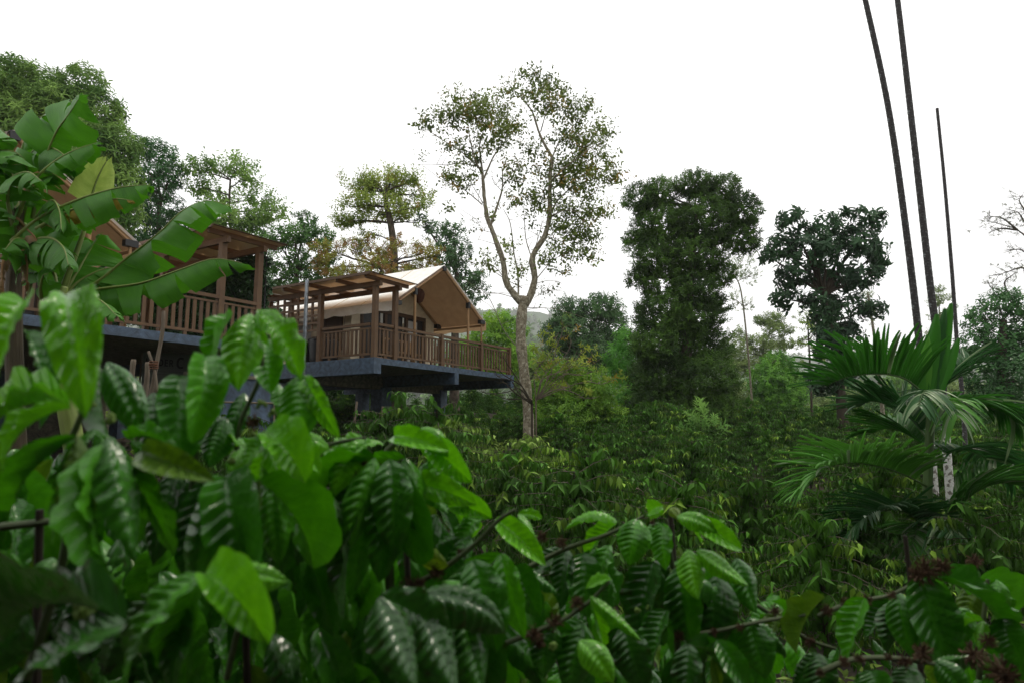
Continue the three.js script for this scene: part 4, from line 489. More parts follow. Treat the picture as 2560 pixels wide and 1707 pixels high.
{
  const kinds = [0, 1, 2, 3, 4, 5, 6].map((i) => coffeeBushGeo(900 + i, i > 4 ? .2 : 0, [.72, .95, 1.1, .82, 1.2, 1, 1][i])), R = RNG(4), all = [];  // the last kinds are paler: bright light painted into their leaf colour
  for (let z = -6.5; z > -44; z -= 1.15) { const w = -z * .84 + 2; for (let x = -w; x < w; x += 1.15) { const px = x + R.n() * .45, pz = z + R.n() * .45; if (px < -pz * -.0 - 8 && pz > -12) continue; const sx = CX + FOCAL * px / -pz; if (sx < 430 || sx > 2700) continue; if (pz > -9 && sx < 1250) continue; if (pz < -33 && sx < 1100) continue; if (fbm(px * .35, pz * .35, 3, 2) < -.25) continue; if (Math.hypot(px - at(2330, 1250, 9.5).x, pz + 9.5) < .8) continue; const b0 = at(1320, 1090, 17.6); if (Math.hypot(px - b0.x, pz - b0.z) < .5) continue; all.push([px, pz, sx > 1120 && sx < 1470 && pz > -13.5 && pz < -9 && R() < .7 ? 5 + (R() * 2 | 0) : R() * 5 | 0, R() * 6.28, R.r(.8, 1.15) * clamp(1.02 + 1.5 * fbm(px * .28, pz * .28, 9, 2), .55, 1.5) * (sx < 1300 && pz < -12.5 ? .72 : sx < 1480 && pz < -8 ? 1.1 : 1)]); } }
  all.sort((a, b) => b[1] - a[1]);
  const near = all.slice(0, 285), far = all.slice(285);
  const protos = kinds.map(([lf, st]) => { const g = new THREE.Group(); const a = new THREE.Mesh(lf, coffeeMat); a.name = 'foliage'; a.userData.kind = 'stuff'; const s = new THREE.Mesh(st, M.twig); s.name = 'stem'; g.add(a, s); g.traverse((o) => { o.castShadow = o.receiveShadow = true; }); return g; });
  const where = (x, z) => { const sx = CX + FOCAL * x / -z, d = -z, t = sx < 1290 && d > 17 ? 'in the shade under and behind the tent deck' : sx < 1200 ? 'on the slope below the tent deck columns' : sx < 1560 && d > 13 ? 'around the foot of the pale forked tree' : sx < 1560 ? 'just beyond the centre foreground leaves' : sx < 1960 && d > 18 ? 'at the foot of the climber-clad tree' : sx < 2050 && d > 11 ? 'in mid-field left of the areca palm' : sx < 2150 ? 'close in, left of the areca palm' : d < 10.5 ? 'close in, below the areca palm' : 'behind the areca palm and palm trunks'; return ['drooping-leaved coffee bush ' + t, 'coffee bush', 'coffee bushes ' + t]; };
  for (const [x, z, k, a, s] of near) { const c = protos[k].clone(); c.name = numbered('coffee_bush'); c.position.set(x, groundY(x, z), z); c.rotation.y = a; c.scale.setScalar(s); tag(c, ...where(x, z)); scene.add(c); }
  kinds.forEach(([lf], k) => { const l = far.filter((f) => f[2] === k); if (!l.length) return; const im = new THREE.InstancedMesh(lf, coffeeMat, l.length), m4 = new THREE.Matrix4(), q = new THREE.Quaternion(); im.name = numbered('far_coffee_foliage'); tag(im, 'farthest coffee bushes merging into one green mass', 'coffee foliage', 'farthest coffee bushes', 'stuff'); l.forEach(([x, z, , a, s], i) => { q.setFromAxisAngle(V3(0, 1, 0), a); m4.compose(V3(x, groundY(x, z), z), q, V3(s, s, s)); im.setMatrixAt(i, m4); }); im.castShadow = im.receiveShadow = true; scene.add(im); });
  // weeds on the soil between the bushes
  const n = 5200, im = new THREE.InstancedMesh(SP.mid[0], LM, n), m4 = new THREE.Matrix4(), q = new THREE.Quaternion(), cc = new THREE.Color(); im.name = 'undergrowth'; tag(im, 'low green weeds covering the soil under the bushes', 'undergrowth', null, 'stuff');
  for (let i = 0; i < n; i++) { const z = -4 - 55 * Math.pow(R(), .8), x = R.r(-1, 1) * (-z * .85 + 3); q.setFromEuler(new THREE.Euler(R.n() * .5, R() * 6.28, R.n() * .5)); const s = R.r(.6, 1.8); m4.compose(V3(x, groundY(x, z), z), q, V3(s, s, s)); im.setMatrixAt(i, m4); im.setColorAt(i, cc.copy(G.dark[0]).lerp(G.olive[1], R() * .8)); }
  scene.add(im);
}
[[1880, 1225, 15, 1950, 1262, 'bare dead cane lying over the mid-field bushes'], [1590, 1220, 12.5, 1620, 1255, 'short bare cane sticking out before the climber-clad tree'], [1850, 1060, 24, 1880, 1010, 'leafless sapling stem right of the climber-clad tree'], [2330, 1140, 14, 2420, 1120, 'dry cane behind the areca fronds']].forEach(([x0, y0, d, x1, y1, l], i) => { const R = RNG(300 + i), A = at(x0, y0, d), Bq = at(x1, y1, d + .3).sub(A), t = thing('dead_cane', l, 'cane', A), c = curve([V3(0, 0, 0), Bq.clone().multiplyScalar(.5).add(V3(0, .08, 0)), Bq], 10), gs = [tube(c, (q) => lerp(.014, .004, q), 6)]; for (let k = 0; k < 6; k++) limb(gs, c[2 + k], c[2 + k].clone().add(V3(R.n() * .3, R.n() * .25, R.n() * .3)), .005, .002, R, .15, 3); mesh('stem', mergeGeometries(gs), M.stick, t); });
{ // grass tuft and pale dead leaves in the field
  const R = RNG(21), c = at(1400, 1330, 8.2), p = thing('grass_tuft', 'tuft of long arching grass blades below the coffee field', 'grass tuft', [c.x, groundY(c.x, c.z), c.z]);
  for (let i = 0; i < 46; i++) { const a = R() * 6.28, l = R.r(.5, 1.0), o = R.r(.15, .6), P = [], I = []; for (let k = 0; k <= 5; k++) { const t = k / 5, x = o * l * t * t + .04, y = l * (t - .3 * t * t * o), w = .014 * (1 - t * .9); P.push(Math.cos(a) * x - Math.sin(a) * w, y, Math.sin(a) * x + Math.cos(a) * w, Math.cos(a) * x + Math.sin(a) * w, y, Math.sin(a) * x - Math.cos(a) * w); if (k < 5) { const q = k * 2; I.push(q, q + 1, q + 2, q + 1, q + 3, q + 2); } } const b = mesh('grass_blade', fromPI(P, I), phys({ color: i % 3 ? 0x4f7a2c : 0x77963c, roughness: .95, transmission: .3, thickness: 0, side: THREE.DoubleSide }), p); b.position.set(R.n() * .5, .0, R.n() * .2); }
  const dead = std({ color: 0xc9b79c, roughness: .9, side: THREE.DoubleSide });
  for (const [x, y, d, l] of [[2040, 1420, 7.6, 'pale dry leaf caught in the low coffee bushes'], [2270, 1275, 9.6, 'pale dry leaf beside the areca stem']]) { const P = [], I = []; pushLeaf(P, I, V3(), V3(.3, .9, .1).normalize(), V3(0, .1, 1), .14, .06, .4, .3); const g = fromPI(P, I), q = at(x, y, d), t = thing('dry_leaf', l, 'dry leaf', q); mesh('blade', g, dead, t); mesh('stalk', tube([V3(), V3(-.03, -.06, 0)], [.003, .003], 4), M.twig, t); }
}

// ---------------------------------------------------------------- palm trunks
function palmTrunk(label, pts, d, r, low = .2) {
  const P = pts.map(([x, y, z = 0]) => at(x, y, d + z)), f = P[0], gy = groundY(f.x, f.z) - .2, base = V3(f.x + .02, gy, f.z), p = thing('palm_trunk', label, 'palm trunk', base, 0, 'tall bare palm trunks');
  const c = curve([V3(0, 0, 0), ...P.map((q) => q.clone().sub(base))], 60), all = new THREE.CatmullRomCurve3(c), L = all.getLength(), n = Math.round(L / .035), pts2 = all.getSpacedPoints(n), R = RNG(Math.round(r * 1e4));
  const off = []; let a = 0, ph = 0; for (let i = 0; i <= n; i++) { if (a <= 0) { a = Math.round(R.r(3, 6)); ph = 0; } off.push(ph === 0 ? .045 : ph === 1 ? -.02 : 0); a--; ph++; }
  const cut = Math.round(n * low), rr = (i) => r * lerp(1.42, .82, Math.pow(i / n, .7)) * (1 + off[i]); mesh('trunk', tube(pts2.slice(cut), pts2.slice(cut).map((q, i) => rr(i + cut)), 14, 1.1), M.palmBark, p); mesh('lichened_foot', tube(pts2.slice(0, cut + 1), pts2.slice(0, cut + 1).map((q, i) => rr(i)), 14, 1.1), M.palmPale, p); return p;
}
palmTrunk('tall bare palm trunk leaning left, leftmost of the three', [[2345, 1300], [2338, 1240], [2325, 1080], [2308, 930], [2272, 620], [2222, 270], [2160, -20], [2120, -200]], 12.4, .055);
palmTrunk('tall bare palm trunk, middle of the three', [[2382, 1300], [2370, 1150], [2352, 900], [2330, 740], [2305, 520], [2280, 300], [2245, 0], [2215, -220]], 12.0, .054);
palmTrunk('thin short-topped palm trunk, rightmost of the three', [[2432, 1340], [2420, 1200], [2408, 1000], [2395, 870], [2382, 690], [2362, 450], [2350, 330], [2344, 271]], 15.5, .04);

// ---------------------------------------------------------------- young areca palm
{
  const d0 = 9.5, b = at(2318, 1330, d0), base = V3(b.x, groundY(b.x, b.z) - .1, b.z), p = thing('areca_palm', 'young areca palm with spreading fronds before the bare palm trunks', 'palm', base), R = RNG(63), loc = (q) => q.clone().sub(base), c6 = (x, y, z = 0) => loc(at(1900 + x / 1.912, 600 + y / 1.912, d0 + z));
  const greenStem = std({ color: 0x4c6a2e, map: grainT, roughness: .6 }), fMat = [0x34701c, 0x438026, 0x2a5a24, 0x55902e].map((h) => phys({ color: h, specularIntensity: .25, roughness: .95, transmission: .3, thickness: 0, clearcoat: .45, clearcoatRoughness: .3, side: THREE.DoubleSide })), pale = phys({ color: 0x7d9468, roughness: .95, transmission: .3, thickness: 0, clearcoat: .4, clearcoatRoughness: .3, side: THREE.DoubleSide });
  mesh('stem', tube(curve([V3(0, 0, 0), c6(800, 1400), c6(805, 1150), c6(815, 900), c6(825, 740)], 20), (t) => lerp(.07, .05, t), 12), greenStem, p);
  const leaflet = (bend, s) => { const P = [], I = [], n = 8; for (let k = 0; k <= n; k++) { const t = k / n, w = .5 * Math.pow(Math.sin(Math.PI * Math.min(.97, .1 + t * .86)), .7), y = -bend * t * t; P.push(-w, y + .012 * s, t, 0, y - .012, t, w, y + .012 * s, t); if (k < n) { const q = k * 3; I.push(q, q + 3, q + 1, q + 1, q + 3, q + 4, q + 1, q + 4, q + 2, q + 2, q + 4, q + 5); } } return fromPI(P, I); };
  const lf = [.12, .3, .6, 1.0].map((x) => leaflet(x, 2)), m4 = new THREE.Matrix4();
  function frond(pts, n, len, droop, o = {}) {
    const c = new THREE.CatmullRomCurve3(pts), q = c.getSpacedPoints(24), rib = mesh('frond', tube(q, (t) => lerp(.016, .003, t), 7), greenStem, p), mat = o.mat ?? R.pick(fMat);
    n = Math.round(n * 2); for (let i = 0; i < n; i++) for (const s of [-1, 1]) {
      const t = lerp(o.from ?? .16, .99, (i + R() * .3) / n), k = c.getPointAt(clamp(t)), tan = c.getTangentAt(clamp(t)), side = V3().crossVectors(tan, V3(0, 1, 0)).normalize().multiplyScalar(s), up = V3().crossVectors(side, tan).normalize().multiplyScalar(s); if (up.y < 0) up.negate();
      const dir = tan.clone().multiplyScalar(lerp(.55, 1.5, t * t)).addScaledVector(side, 1).addScaledVector(up, .15 + (o.lift ?? .5) * R.r(.7, 1.3)).add(V3(R.n() * .12, R.n() * .12 - (o.sag || 0), R.n() * .12)).normalize();
      const L = len * 1.08 * (.45 + .75 * Math.sin(Math.PI * clamp(.12 + t * .78))) * R.r(.85, 1.1), nrm = up.clone().add(V3(R.n() * .3, .5, R.n() * .3)), x = V3().crossVectors(nrm, dir).normalize(), y = V3().crossVectors(dir, x).normalize();
      const m = mesh('leaflet', lf[Math.min(3, Math.floor(droop * R.r(.6, 1.4)))], R() < (o.pale || .04) * .7 ? pale : mat, rib); m4.makeBasis(x.multiplyScalar((o.w || .048) * R.r(.8, 1.2)), y.multiplyScalar(L), dir.multiplyScalar(L)); m4.setPosition(k); m.applyMatrix4(m4);
    }
  }
  const F = (...a) => a.map((q) => c6(...q));
  frond(F([815, 760], [690, 660, -.2], [540, 640, -.4], [400, 660, -.5], [310, 700, -.5]), 22, .62, 1, { lift: 1.5, w: .05 });
  frond(F([805, 1180], [690, 1120, -.4], [560, 1080, -.7], [420, 1065, -.9], [300, 1100, -1], [210, 1200, -1]), 30, .56, 1.3, { lift: .7 });
  frond(F([800, 1390], [720, 1310, -.3], [640, 1285, -.5], [520, 1320, -.7], [400, 1430, -.8]), 24, .5, 1.4, { lift: .5, pale: .15 });
  frond(F([830, 780], [960, 770, -.3], [1080, 790, -.4], [1180, 830, -.4], [1240, 880, -.4]), 24, .5, 2.2, { lift: .3, pale: .22 });
  frond(F([835, 1040], [960, 1000, .3], [1060, 1030, .5], [1140, 1090, .6], [1200, 1150, .6]), 22, .5, 1.8, { lift: .3, mat: fMat[2] });
  frond(F([815, 1340], [930, 1290, -.2], [1040, 1200, -.3], [1150, 1160, -.3], [1280, 1180, -.3]), 26, .58, 1.6, { lift: .5, pale: .12 });
  frond(F([812, 960], [720, 850, .3], [620, 790, .5], [530, 770, .6], [470, 800, .6]), 22, .55, 1, { lift: .8, mat: fMat[2] });
  frond(F([830, 760], [900, 660, .2], [960, 600, .4], [1010, 570, .5]), 18, .5, 1, { lift: .5 });
  frond(F([820, 760], [800, 720, -.5], [780, 730, -.9], [760, 800, -1.2]), 10, .3, 3, { lift: .1, pale: .4 });
  frond(F([830, 800], [870, 760, -.4], [910, 770, -.8], [950, 850, -1.1]), 11, .32, 3, { lift: .1, pale: .35 });
  frond(F([810, 1420], [860, 1330, -.3], [900, 1330, -.6], [930, 1420, -.8]), 14, .42, 2.4, { lift: .2, pale: .35 });
  frond(F([800, 1430], [760, 1370, -.3], [740, 1420, -.5], [720, 1500, -.6]), 12, .42, 2.4, { lift: .2, pale: .35 });
  frond(F([815, 1000], [700, 920, .5], [600, 900, .8], [520, 930, 1]), 20, .5, 1.2, { lift: .6, mat: fMat[0] });
  // the unopened spear leaves
  for (const [a, bq, w] of [[[800, 745], [845, 365], .2], [[830, 750], [912, 318], .19], [[840, 760], [882, 340], .16], [[790, 745], [800, 460], .16], [[845, 760], [950, 480], .15], [[785, 760], [740, 520], .14]]) { const A = c6(...a), Bq = c6(...bq), dir = Bq.clone().sub(A), L = dir.length(); dir.normalize(); const x = V3(1, .1, .5).addScaledVector(dir, -V3(1, .1, .5).dot(dir)).normalize(), y = V3().crossVectors(dir, x); const m = mesh('spear_leaf', lf[0], R.pick(fMat), p); m4.makeBasis(x.multiplyScalar(w), y.multiplyScalar(L), dir.multiplyScalar(L)); m4.setPosition(A); m.applyMatrix4(m4); }
}

// ---------------------------------------------------------------- banana plant
{
  const d0 = 6.6, b = at(70, 1250, d0), base = V3(b.x, groundY(b.x, b.z) - .1, b.z), p = thing('banana_plant', 'banana plant with large torn leaves in front of the left tent', 'banana plant', base), R = RNG(17), c1 = (x, y, z = 0) => at(x / 2.24, 100 + y / 2.24, d0 + z).sub(base);
  const banT = tex(512, 64, (u, v) => { const s = tnoise(u, v, 90, 2, 3, 2), a = tnoise(u, v, 8, 3, 5, 4); return mixc([.80, .85, .74], [1, 1, 1], s * .8 + (a - .5) * .8 + .2); }), banB = tex(512, 32, (u, v) => .5 + .5 * Math.sin(u * 6.283 * 60) * .5 + .3 * (tnoise(u, v, 60, 2, 3, 2) - .5), false);
  const mk = (h, tr = .34) => phys({ color: h, map: banT, bumpMap: banB, bumpScale: .003, specularIntensity: .25, roughness: .95, transmission: tr, thickness: 0, clearcoat: .5, clearcoatRoughness: .36, side: THREE.DoubleSide });
  const BM = { green: mk(0x4f9018, .4), pale: mk(0xc0d46a, .45), yellow: mk(0xb49a3a, .4), dry: mk(0x8b6b42, .2) }, rib = std({ color: 0x7d8f42, map: grainT, roughness: .55 }), ribDry = std({ color: 0x80603c, roughness: .9 });
  function leaf(pts, w, mat, o = {}) { // midrib points, half width, droop angles of the two halves
    const c = new THREE.CatmullRomCurve3(pts.map((q) => c1(...q))), L = c.getLength(), N = o.seg || 9, P = [], I = [], UV = [], prof = (t) => Math.pow(Math.sin(Math.PI * clamp(.04 + t * .93)), .55) * (t > .93 ? lerp(1, .5, (t - .93) / .07) : 1), from = o.from ?? .08;
    for (const s of [-1, 1]) {
      let t0 = from; const ang0 = (s < 0 ? o.aL ?? .5 : o.aR ?? .5), torn = o.torn ?? .5;
      while (t0 < .995) {
        const t1 = Math.min(1, t0 + (torn ? R.r(.05, .22) : .3)), a = ang0 + R.n() * (o.var ?? .34), gapw = torn * R() * .05, n = 5, mS = 6, slant = R.r(.04, .1), curl = R.r(.1, .6), k0 = P.length / 3;
        for (let i = 0; i <= n; i++) for (let j = 0; j <= mS; j++) {
          const x = j / mS, te = lerp(t0 + gapw * x, t1 - gapw * x * 1.6, i / n), tt = clamp(te + slant * x * (1 - te * .7)), k = c.getPointAt(clamp(te)), tan = c.getTangentAt(clamp(te)), side = V3().crossVectors(tan, o.up || V3(0, 1, 0)).normalize().multiplyScalar(s), nn = V3().crossVectors(side, tan).multiplyScalar(s); if (nn.dot(o.up || V3(0, 1, 0)) < 0) nn.negate();
          const hw = w * 1.45 * prof(tt), an = a + curl * x * x, q = k.clone().addScaledVector(side, Math.cos(an) * hw * x).addScaledVector(nn, -Math.sin(an) * hw * x).addScaledVector(tan, slant * L * x * .8).addScaledVector(nn, .006 * Math.sin(te * 140) * x + .02 * fbm(te * 9, x * 2, s, 2)); P.push(q.x, q.y, q.z); UV.push(te * L / .5, x);
        }
        for (let i = 0; i < n; i++) for (let j = 0; j < mS; j++) { const k = k0 + i * (mS + 1) + j; I.push(k, k + mS + 1, k + 1, k + 1, k + mS + 1, k + mS + 2); }
        t0 = t1;
      }
    }
    const g = fromPI(P, I); g.setAttribute('uv', new THREE.Float32BufferAttribute(UV, 2)); const m = mesh('leaf', g, mat, p); if (o.label) m.userData.label = o.label;
    mesh('midrib', tube(c.getSpacedPoints(20), (t) => (o.rr || .022) * lerp(1, .15, t), 7), o.rib || rib, m); return m;
  }
  leaf([[240, 1450, 0], [400, 1420, 0], [600, 1390, -.1], [800, 1360, -.2], [1000, 1290, -.3], [1200, 1225, -.3], [1352, 1250, -.3]], .21, BM.green, { aL: .0, aR: 1.25, from: .22, torn: .6 });
  leaf([[330, 1440, .1], [520, 1370, .1], [700, 1230, .2], [880, 1090, .2], [1030, 950, .2], [1160, 900, .2], [1262, 925, .2]], .32, BM.green, { aL: .1, aR: .9, from: .2, torn: .7 });
  leaf([[60, 1130, -.3], [200, 1010, -.3], [350, 930, -.3], [520, 865, -.3], [680, 825, -.3], [825, 812, -.3]], .24, BM.green, { aL: .05, aR: 1.1, torn: .9, from: .05, label: 'torn banana leaf with yellowed edge' });
  leaf([[200, 1060, -.32], [350, 975, -.32], [500, 915, -.32], [640, 890, -.32], [740, 900, -.32]], .1, BM.yellow, { aL: .9, aR: 1.3, torn: .8, label: 'yellowing strip of banana leaf' });
  leaf([[335, 1440, 0], [400, 1260, 0], [470, 1060, .05], [505, 900, .1], [550, 760, .1], [590, 685, .1]], .16, BM.pale, { aL: -.25, aR: .0, from: .66, torn: 0, rr: .035, up: V3(.4, .3, 1), label: 'young pale green upright leaf' });
  leaf([[180, 1000, .1], [235, 720, .1], [310, 520, 0], [380, 420, -.1], [435, 335, -.2]], .34, BM.green, { aL: .1, aR: .25, from: .35, torn: .6, up: V3(.3, .4, 1), label: 'back-lit top leaf' });
  leaf([[90, 1000, .2], [110, 640, .3], [190, 470, .3], [280, 400, .3], [380, 345, .3]], .3, BM.green, { aL: .3, aR: .7, from: .5, torn: .7 });
  leaf([[60, 900, 0], [60, 640, 0], [20, 520, -.1], [-60, 470, -.2], [-160, 480, -.2]], .32, BM.green, { aL: .5, aR: .6, from: .3, torn: .6 });
  leaf([[90, 1000, -.1], [180, 800, -.2], [290, 690, -.2], [410, 620, -.2], [540, 575, -.2]], .17, BM.green, { aL: .2, aR: 1.0, from: .5, torn: .5 });
  leaf([[250, 1460, -.2], [340, 1430, -.3], [450, 1430, -.4], [560, 1460, -.5], [650, 1545, -.6]], .22, BM.green, { aL: .15, aR: .6, from: .1, torn: .5 });
  leaf([[330, 1450, .3], [300, 1300, .4], [260, 1180, .4], [210, 1060, .4], [150, 980, .4]], .3, BM.green, { aL: .2, aR: .3, from: .15, torn: .5, up: V3(.2, .3, 1) });
  leaf([[340, 1450, .3], [430, 1300, .4], [500, 1180, .5], [560, 1090, .5]], .3, BM.green, { aL: .2, aR: .4, from: .1, torn: .4, up: V3(-.2, .4, 1) });
  leaf([[90, 1300, 0], [60, 1050, -.1], [20, 950, -.2], [-60, 930, -.3]], .26, BM.green, { aL: .5, aR: .7, from: .3, torn: .7 });
  leaf([[90, 1250, .2], [130, 980, .1], [170, 860, 0], [230, 780, -.1], [300, 760, -.2]], .2, BM.green, { aL: .3, aR: .9, from: .35, torn: .8 });
  leaf([[80, 1250, .1], [60, 850, 0], [10, 740, -.1], [-90, 720, -.2]], .26, BM.green, { aL: .4, aR: .8, from: .4, torn: .8 });
  leaf([[340, 1450, .2], [460, 1340, .3], [600, 1280, .4], [720, 1290, .4]], .26, BM.green, { aL: .1, aR: .5, from: .2, torn: .6 });
  leaf([[230, 1450, -.2], [225, 1380, -.3], [240, 1320, -.35], [265, 1310, -.4]], .11, BM.green, { aL: .2, aR: .3, from: .05, torn: 0, up: V3(0, .3, 1) });
  leaf([[120, 1200, .1], [200, 1000, -.1], [280, 900, -.2], [330, 960, -.4], [340, 1060, -.5]], .15, BM.green, { aL: .6, aR: .9, from: .3, torn: 1 });
  leaf([[90, 1100, -.2], [40, 900, -.3], [60, 780, -.4], [150, 740, -.5], [230, 790, -.6]], .22, BM.green, { aL: .4, aR: .9, from: .3, torn: 1 });
  leaf([[100, 1000, 0], [160, 760, -.1], [100, 640, -.2], [0, 620, -.3], [-90, 690, -.3]], .26, BM.green, { aL: .4, aR: .8, from: .35, torn: .9 });
  leaf([[110, 1200, -.1], [200, 1120, -.3], [280, 1110, -.4], [350, 1160, -.5], [380, 1260, -.6]], .2, BM.green, { aL: .3, aR: .9, from: .1, torn: .8 });
  leaf([[120, 1350, .2], [180, 1150, .3], [150, 1040, .3], [60, 1000, .3], [-40, 1040, .3]], .3, BM.green, { aL: .3, aR: .6, from: .2, torn: .6 });
  leaf([[100, 1300, 0], [170, 1220, -.2], [150, 1130, -.3], [90, 1110, -.4], [20, 1180, -.5]], .2, BM.green, { aL: .5, aR: .8, from: .2, torn: .8 });
  leaf([[150, 1450, .4], [200, 1250, .4], [280, 1080, .4], [390, 960, .4], [480, 920, .4]], .3, BM.green, { aL: .3, aR: .7, from: .2, torn: .6 });
  leaf([[100, 900, .2], [170, 640, .2], [260, 600, .1], [350, 640, 0], [410, 730, -.1]], .2, BM.green, { aL: .4, aR: .9, from: .4, torn: 1 });
  for (const l of [[[80, 1150, -.1], [130, 1180, -.25], [150, 1300, -.3], [140, 1420, -.3]], [[70, 1180, -.1], [20, 1230, -.25], [10, 1330, -.3], [20, 1420, -.3]], [[90, 1000, -.1], [150, 1060, -.3], [200, 1120, -.35], [210, 1190, -.35]]]) leaf(l, .07, BM.dry, { aL: .9, aR: 1.1, torn: .8, rib: ribDry, label: 'withered brown hanging leaf' });
  mesh('pseudostem', tube(curve([V3(0, 0, 0), c1(70, 1480), c1(75, 1300), c1(85, 1100), c1(100, 950)], 20), (t) => lerp(.085, .05, t), 14), std({ color: 0x44391f, map: grainT, bumpMap: grainB, bumpScale: .01, roughness: .7 }), p);
  mesh('pseudostem', tube(curve([V3(.6, .1, -.1), c1(310, 1520), c1(335, 1440), c1(350, 1380)], 16), (t) => lerp(.1, .045, t), 12), std({ color: 0x7c8f3e, map: grainT, roughness: .6 }), p);
}

// ---------------------------------------------------------------- coffee bushes right before the camera
{
  const K = 2560 / 2352;                                             // coordinates below were read at 2352 px width
  const veins = 9, vein = (x, t) => { const k = t * (veins + 1.2) - Math.abs(x) * 1.35; return Math.abs(k - Math.round(k)); };   // distance to the nearest side vein
  const coffT = (seed, worn = 0) => tex(256, 512, (u, v) => { const x = (u - .5) * 2, d = vein(x, v), rib = Math.exp(-Math.abs(x) * 26), sv = Math.exp(-d * 22) * .6, a = tnoise(u, v, 6, 8, seed, 5), f = tnoise(u, v, 40, 60, seed + 4, 2); const bl = tnoise(u, v, 9, 14, seed + 9, 4), ed = worn && bl > .62 ? clamp((bl - .62) * 9) * (Math.abs(x) > .55 || v > .85 ? 1 : .25) : 0; return mixc(mixc([.70, .78, .60], [1, 1, .96], a * .9 + (f - .5) * .35 + .15), [1, .62, .5], ed * .8).map((c, i) => c * (1 + .0 * i) + (rib * .5 + sv * .22) * [.5, .42, .25][i]); });
  const tA = coffT(2), tB = coffT(31), tC = coffT(57, 1), fine = tex(256, 512, (u, v) => { const x = (u - .5) * 2, d = vein(x, v); return .5 - .25 * Math.exp(-d * 20) - .3 * Math.exp(-Math.abs(x) * 30) + .22 * (tnoise(u, v, 30, 40, 3, 3) - .5); }, false);
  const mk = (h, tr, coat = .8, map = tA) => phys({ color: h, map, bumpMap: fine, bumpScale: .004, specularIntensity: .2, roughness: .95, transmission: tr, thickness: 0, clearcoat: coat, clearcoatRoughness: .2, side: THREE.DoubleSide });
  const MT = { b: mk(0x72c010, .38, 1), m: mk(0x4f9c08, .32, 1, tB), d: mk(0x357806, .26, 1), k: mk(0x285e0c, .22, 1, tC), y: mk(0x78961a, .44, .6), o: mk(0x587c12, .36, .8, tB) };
  const stemM = std({ color: 0x3a4a1c, map: grainT, roughness: .7 }), woodM = std({ color: 0x33291c, map: grainT, bumpMap: grainB, bumpScale: .004, roughness: .9 }), dryFlower = std({ color: 0x46301a, roughness: .95 }), bud = std({ color: 0x587226, roughness: .8 });
  function leafGeo(seed, bend, twist, cup, wave, n = 30, m = 10) { // unit leaf: base at origin, midrib along +z, upper face +y
    const R = RNG(seed), P = [], I = [], UV = [], ph = R() * 6, ctr = (t) => { const a = bend * t; return Math.abs(bend) < .01 ? [t, 0] : [Math.sin(a) / bend, -(1 - Math.cos(a)) / bend]; };
    for (let i = 0; i <= n; i++) {
      const t = i / n, [z, y] = ctr(t), a = bend * t, s = Math.sin(Math.PI * Math.pow(t, .9)), w = .5 * (Math.pow(Math.max(0, s), .72) * (1 - .22 * t)) * (t > .9 ? lerp(1, .28, Math.pow((t - .9) / .1, 1.3)) : 1) + (t < .02 ? .01 : 0), tw = twist * t;
      for (let j = 0; j <= m; j++) {
        const x = j / m * 2 - 1, ax = Math.abs(x), d = vein(x, t), puff = (.5 - .5 * Math.cos(Math.PI * 2 * d)) * Math.sin(Math.PI * ax * .92) * .085 * s, edge = wave * Math.sin(t * 23 + ph + (x > 0 ? 1.3 : 0)) * ax * ax * ax * .035 * s, h = cup * ax * ax * w + puff + edge - .012 * Math.exp(-ax * 9), lx = x * w;
        const X = lx * Math.cos(tw) - h * Math.sin(tw), H = lx * Math.sin(tw) + h * Math.cos(tw); P.push(X, y + H * Math.cos(a), z + H * Math.sin(a)); UV.push(j / m, t);
      }
    }
    for (let i = 0; i < n; i++) for (let j = 0; j < m; j++) { const k = i * (m + 1) + j; I.push(k, k + m + 1, k + 1, k + 1, k + m + 1, k + m + 2); }
    const g = fromPI(P, I); g.setAttribute('uv', new THREE.Float32BufferAttribute(UV, 2)); const [z, y] = ctr(1); g.userData = { chord: V3(0, y, z) }; return g;
  }
  const forms = [], plain = []; [.25, .8, 1.5, 2.1].forEach((b, i) => [[.15, -.25, .5], [-.3, .35, 1], [.35, .1, 1.4], [.7, .5, 1.2], [-.6, -.4, .8]].forEach(([tw, cp, wv], j) => { forms.push(leafGeo(i * 10 + j + 1, b, tw, cp, wv)); plain.push(leafGeo(i * 10 + j + 1, b, tw, cp, wv, 18, 6)); }));
  const R = RNG(8), m4 = new THREE.Matrix4(), mb = new THREE.Matrix4();
  const bushes = [['left', -200, 330, 1.05, [90, 1500]], ['mid-left', 330, 750, 1.2, [560, 1500]], ['centre', 750, 1270, 1.45, [930, 1500]], ['mid-right', 1270, 1760, 1.75, [1540, 1500]], ['right', 1760, 2600, 1.9, [2080, 1560]]];
  const labels = ['coffee bush filling the lower left corner with big glossy leaves', 'coffee bush whose tall bright shoot crosses the deck edge', 'coffee bush with long drooping leaf bunches below the deck columns', 'coffee bush with bright tip leaves below the climber-clad tree', 'coffee bush with berry-studded twigs below the areca palm'];
  const things = bushes.map(([, a, c, d, [x, y]], i) => { const f = at(x * K, y * K, d + .35), g = thing('near_coffee_bush', labels[i], 'coffee bush', [f.x, groundY(f.x, f.z) - .05, f.z], 0, 'coffee bushes before the camera'); g.updateMatrixWorld(true); return g; });
  const backLabels = ['coffee bush in the shade behind the lower left corner leaves', 'coffee bush in the shade behind the tall bright shoot', 'coffee bush in the shade behind the long drooping leaf bunches'];
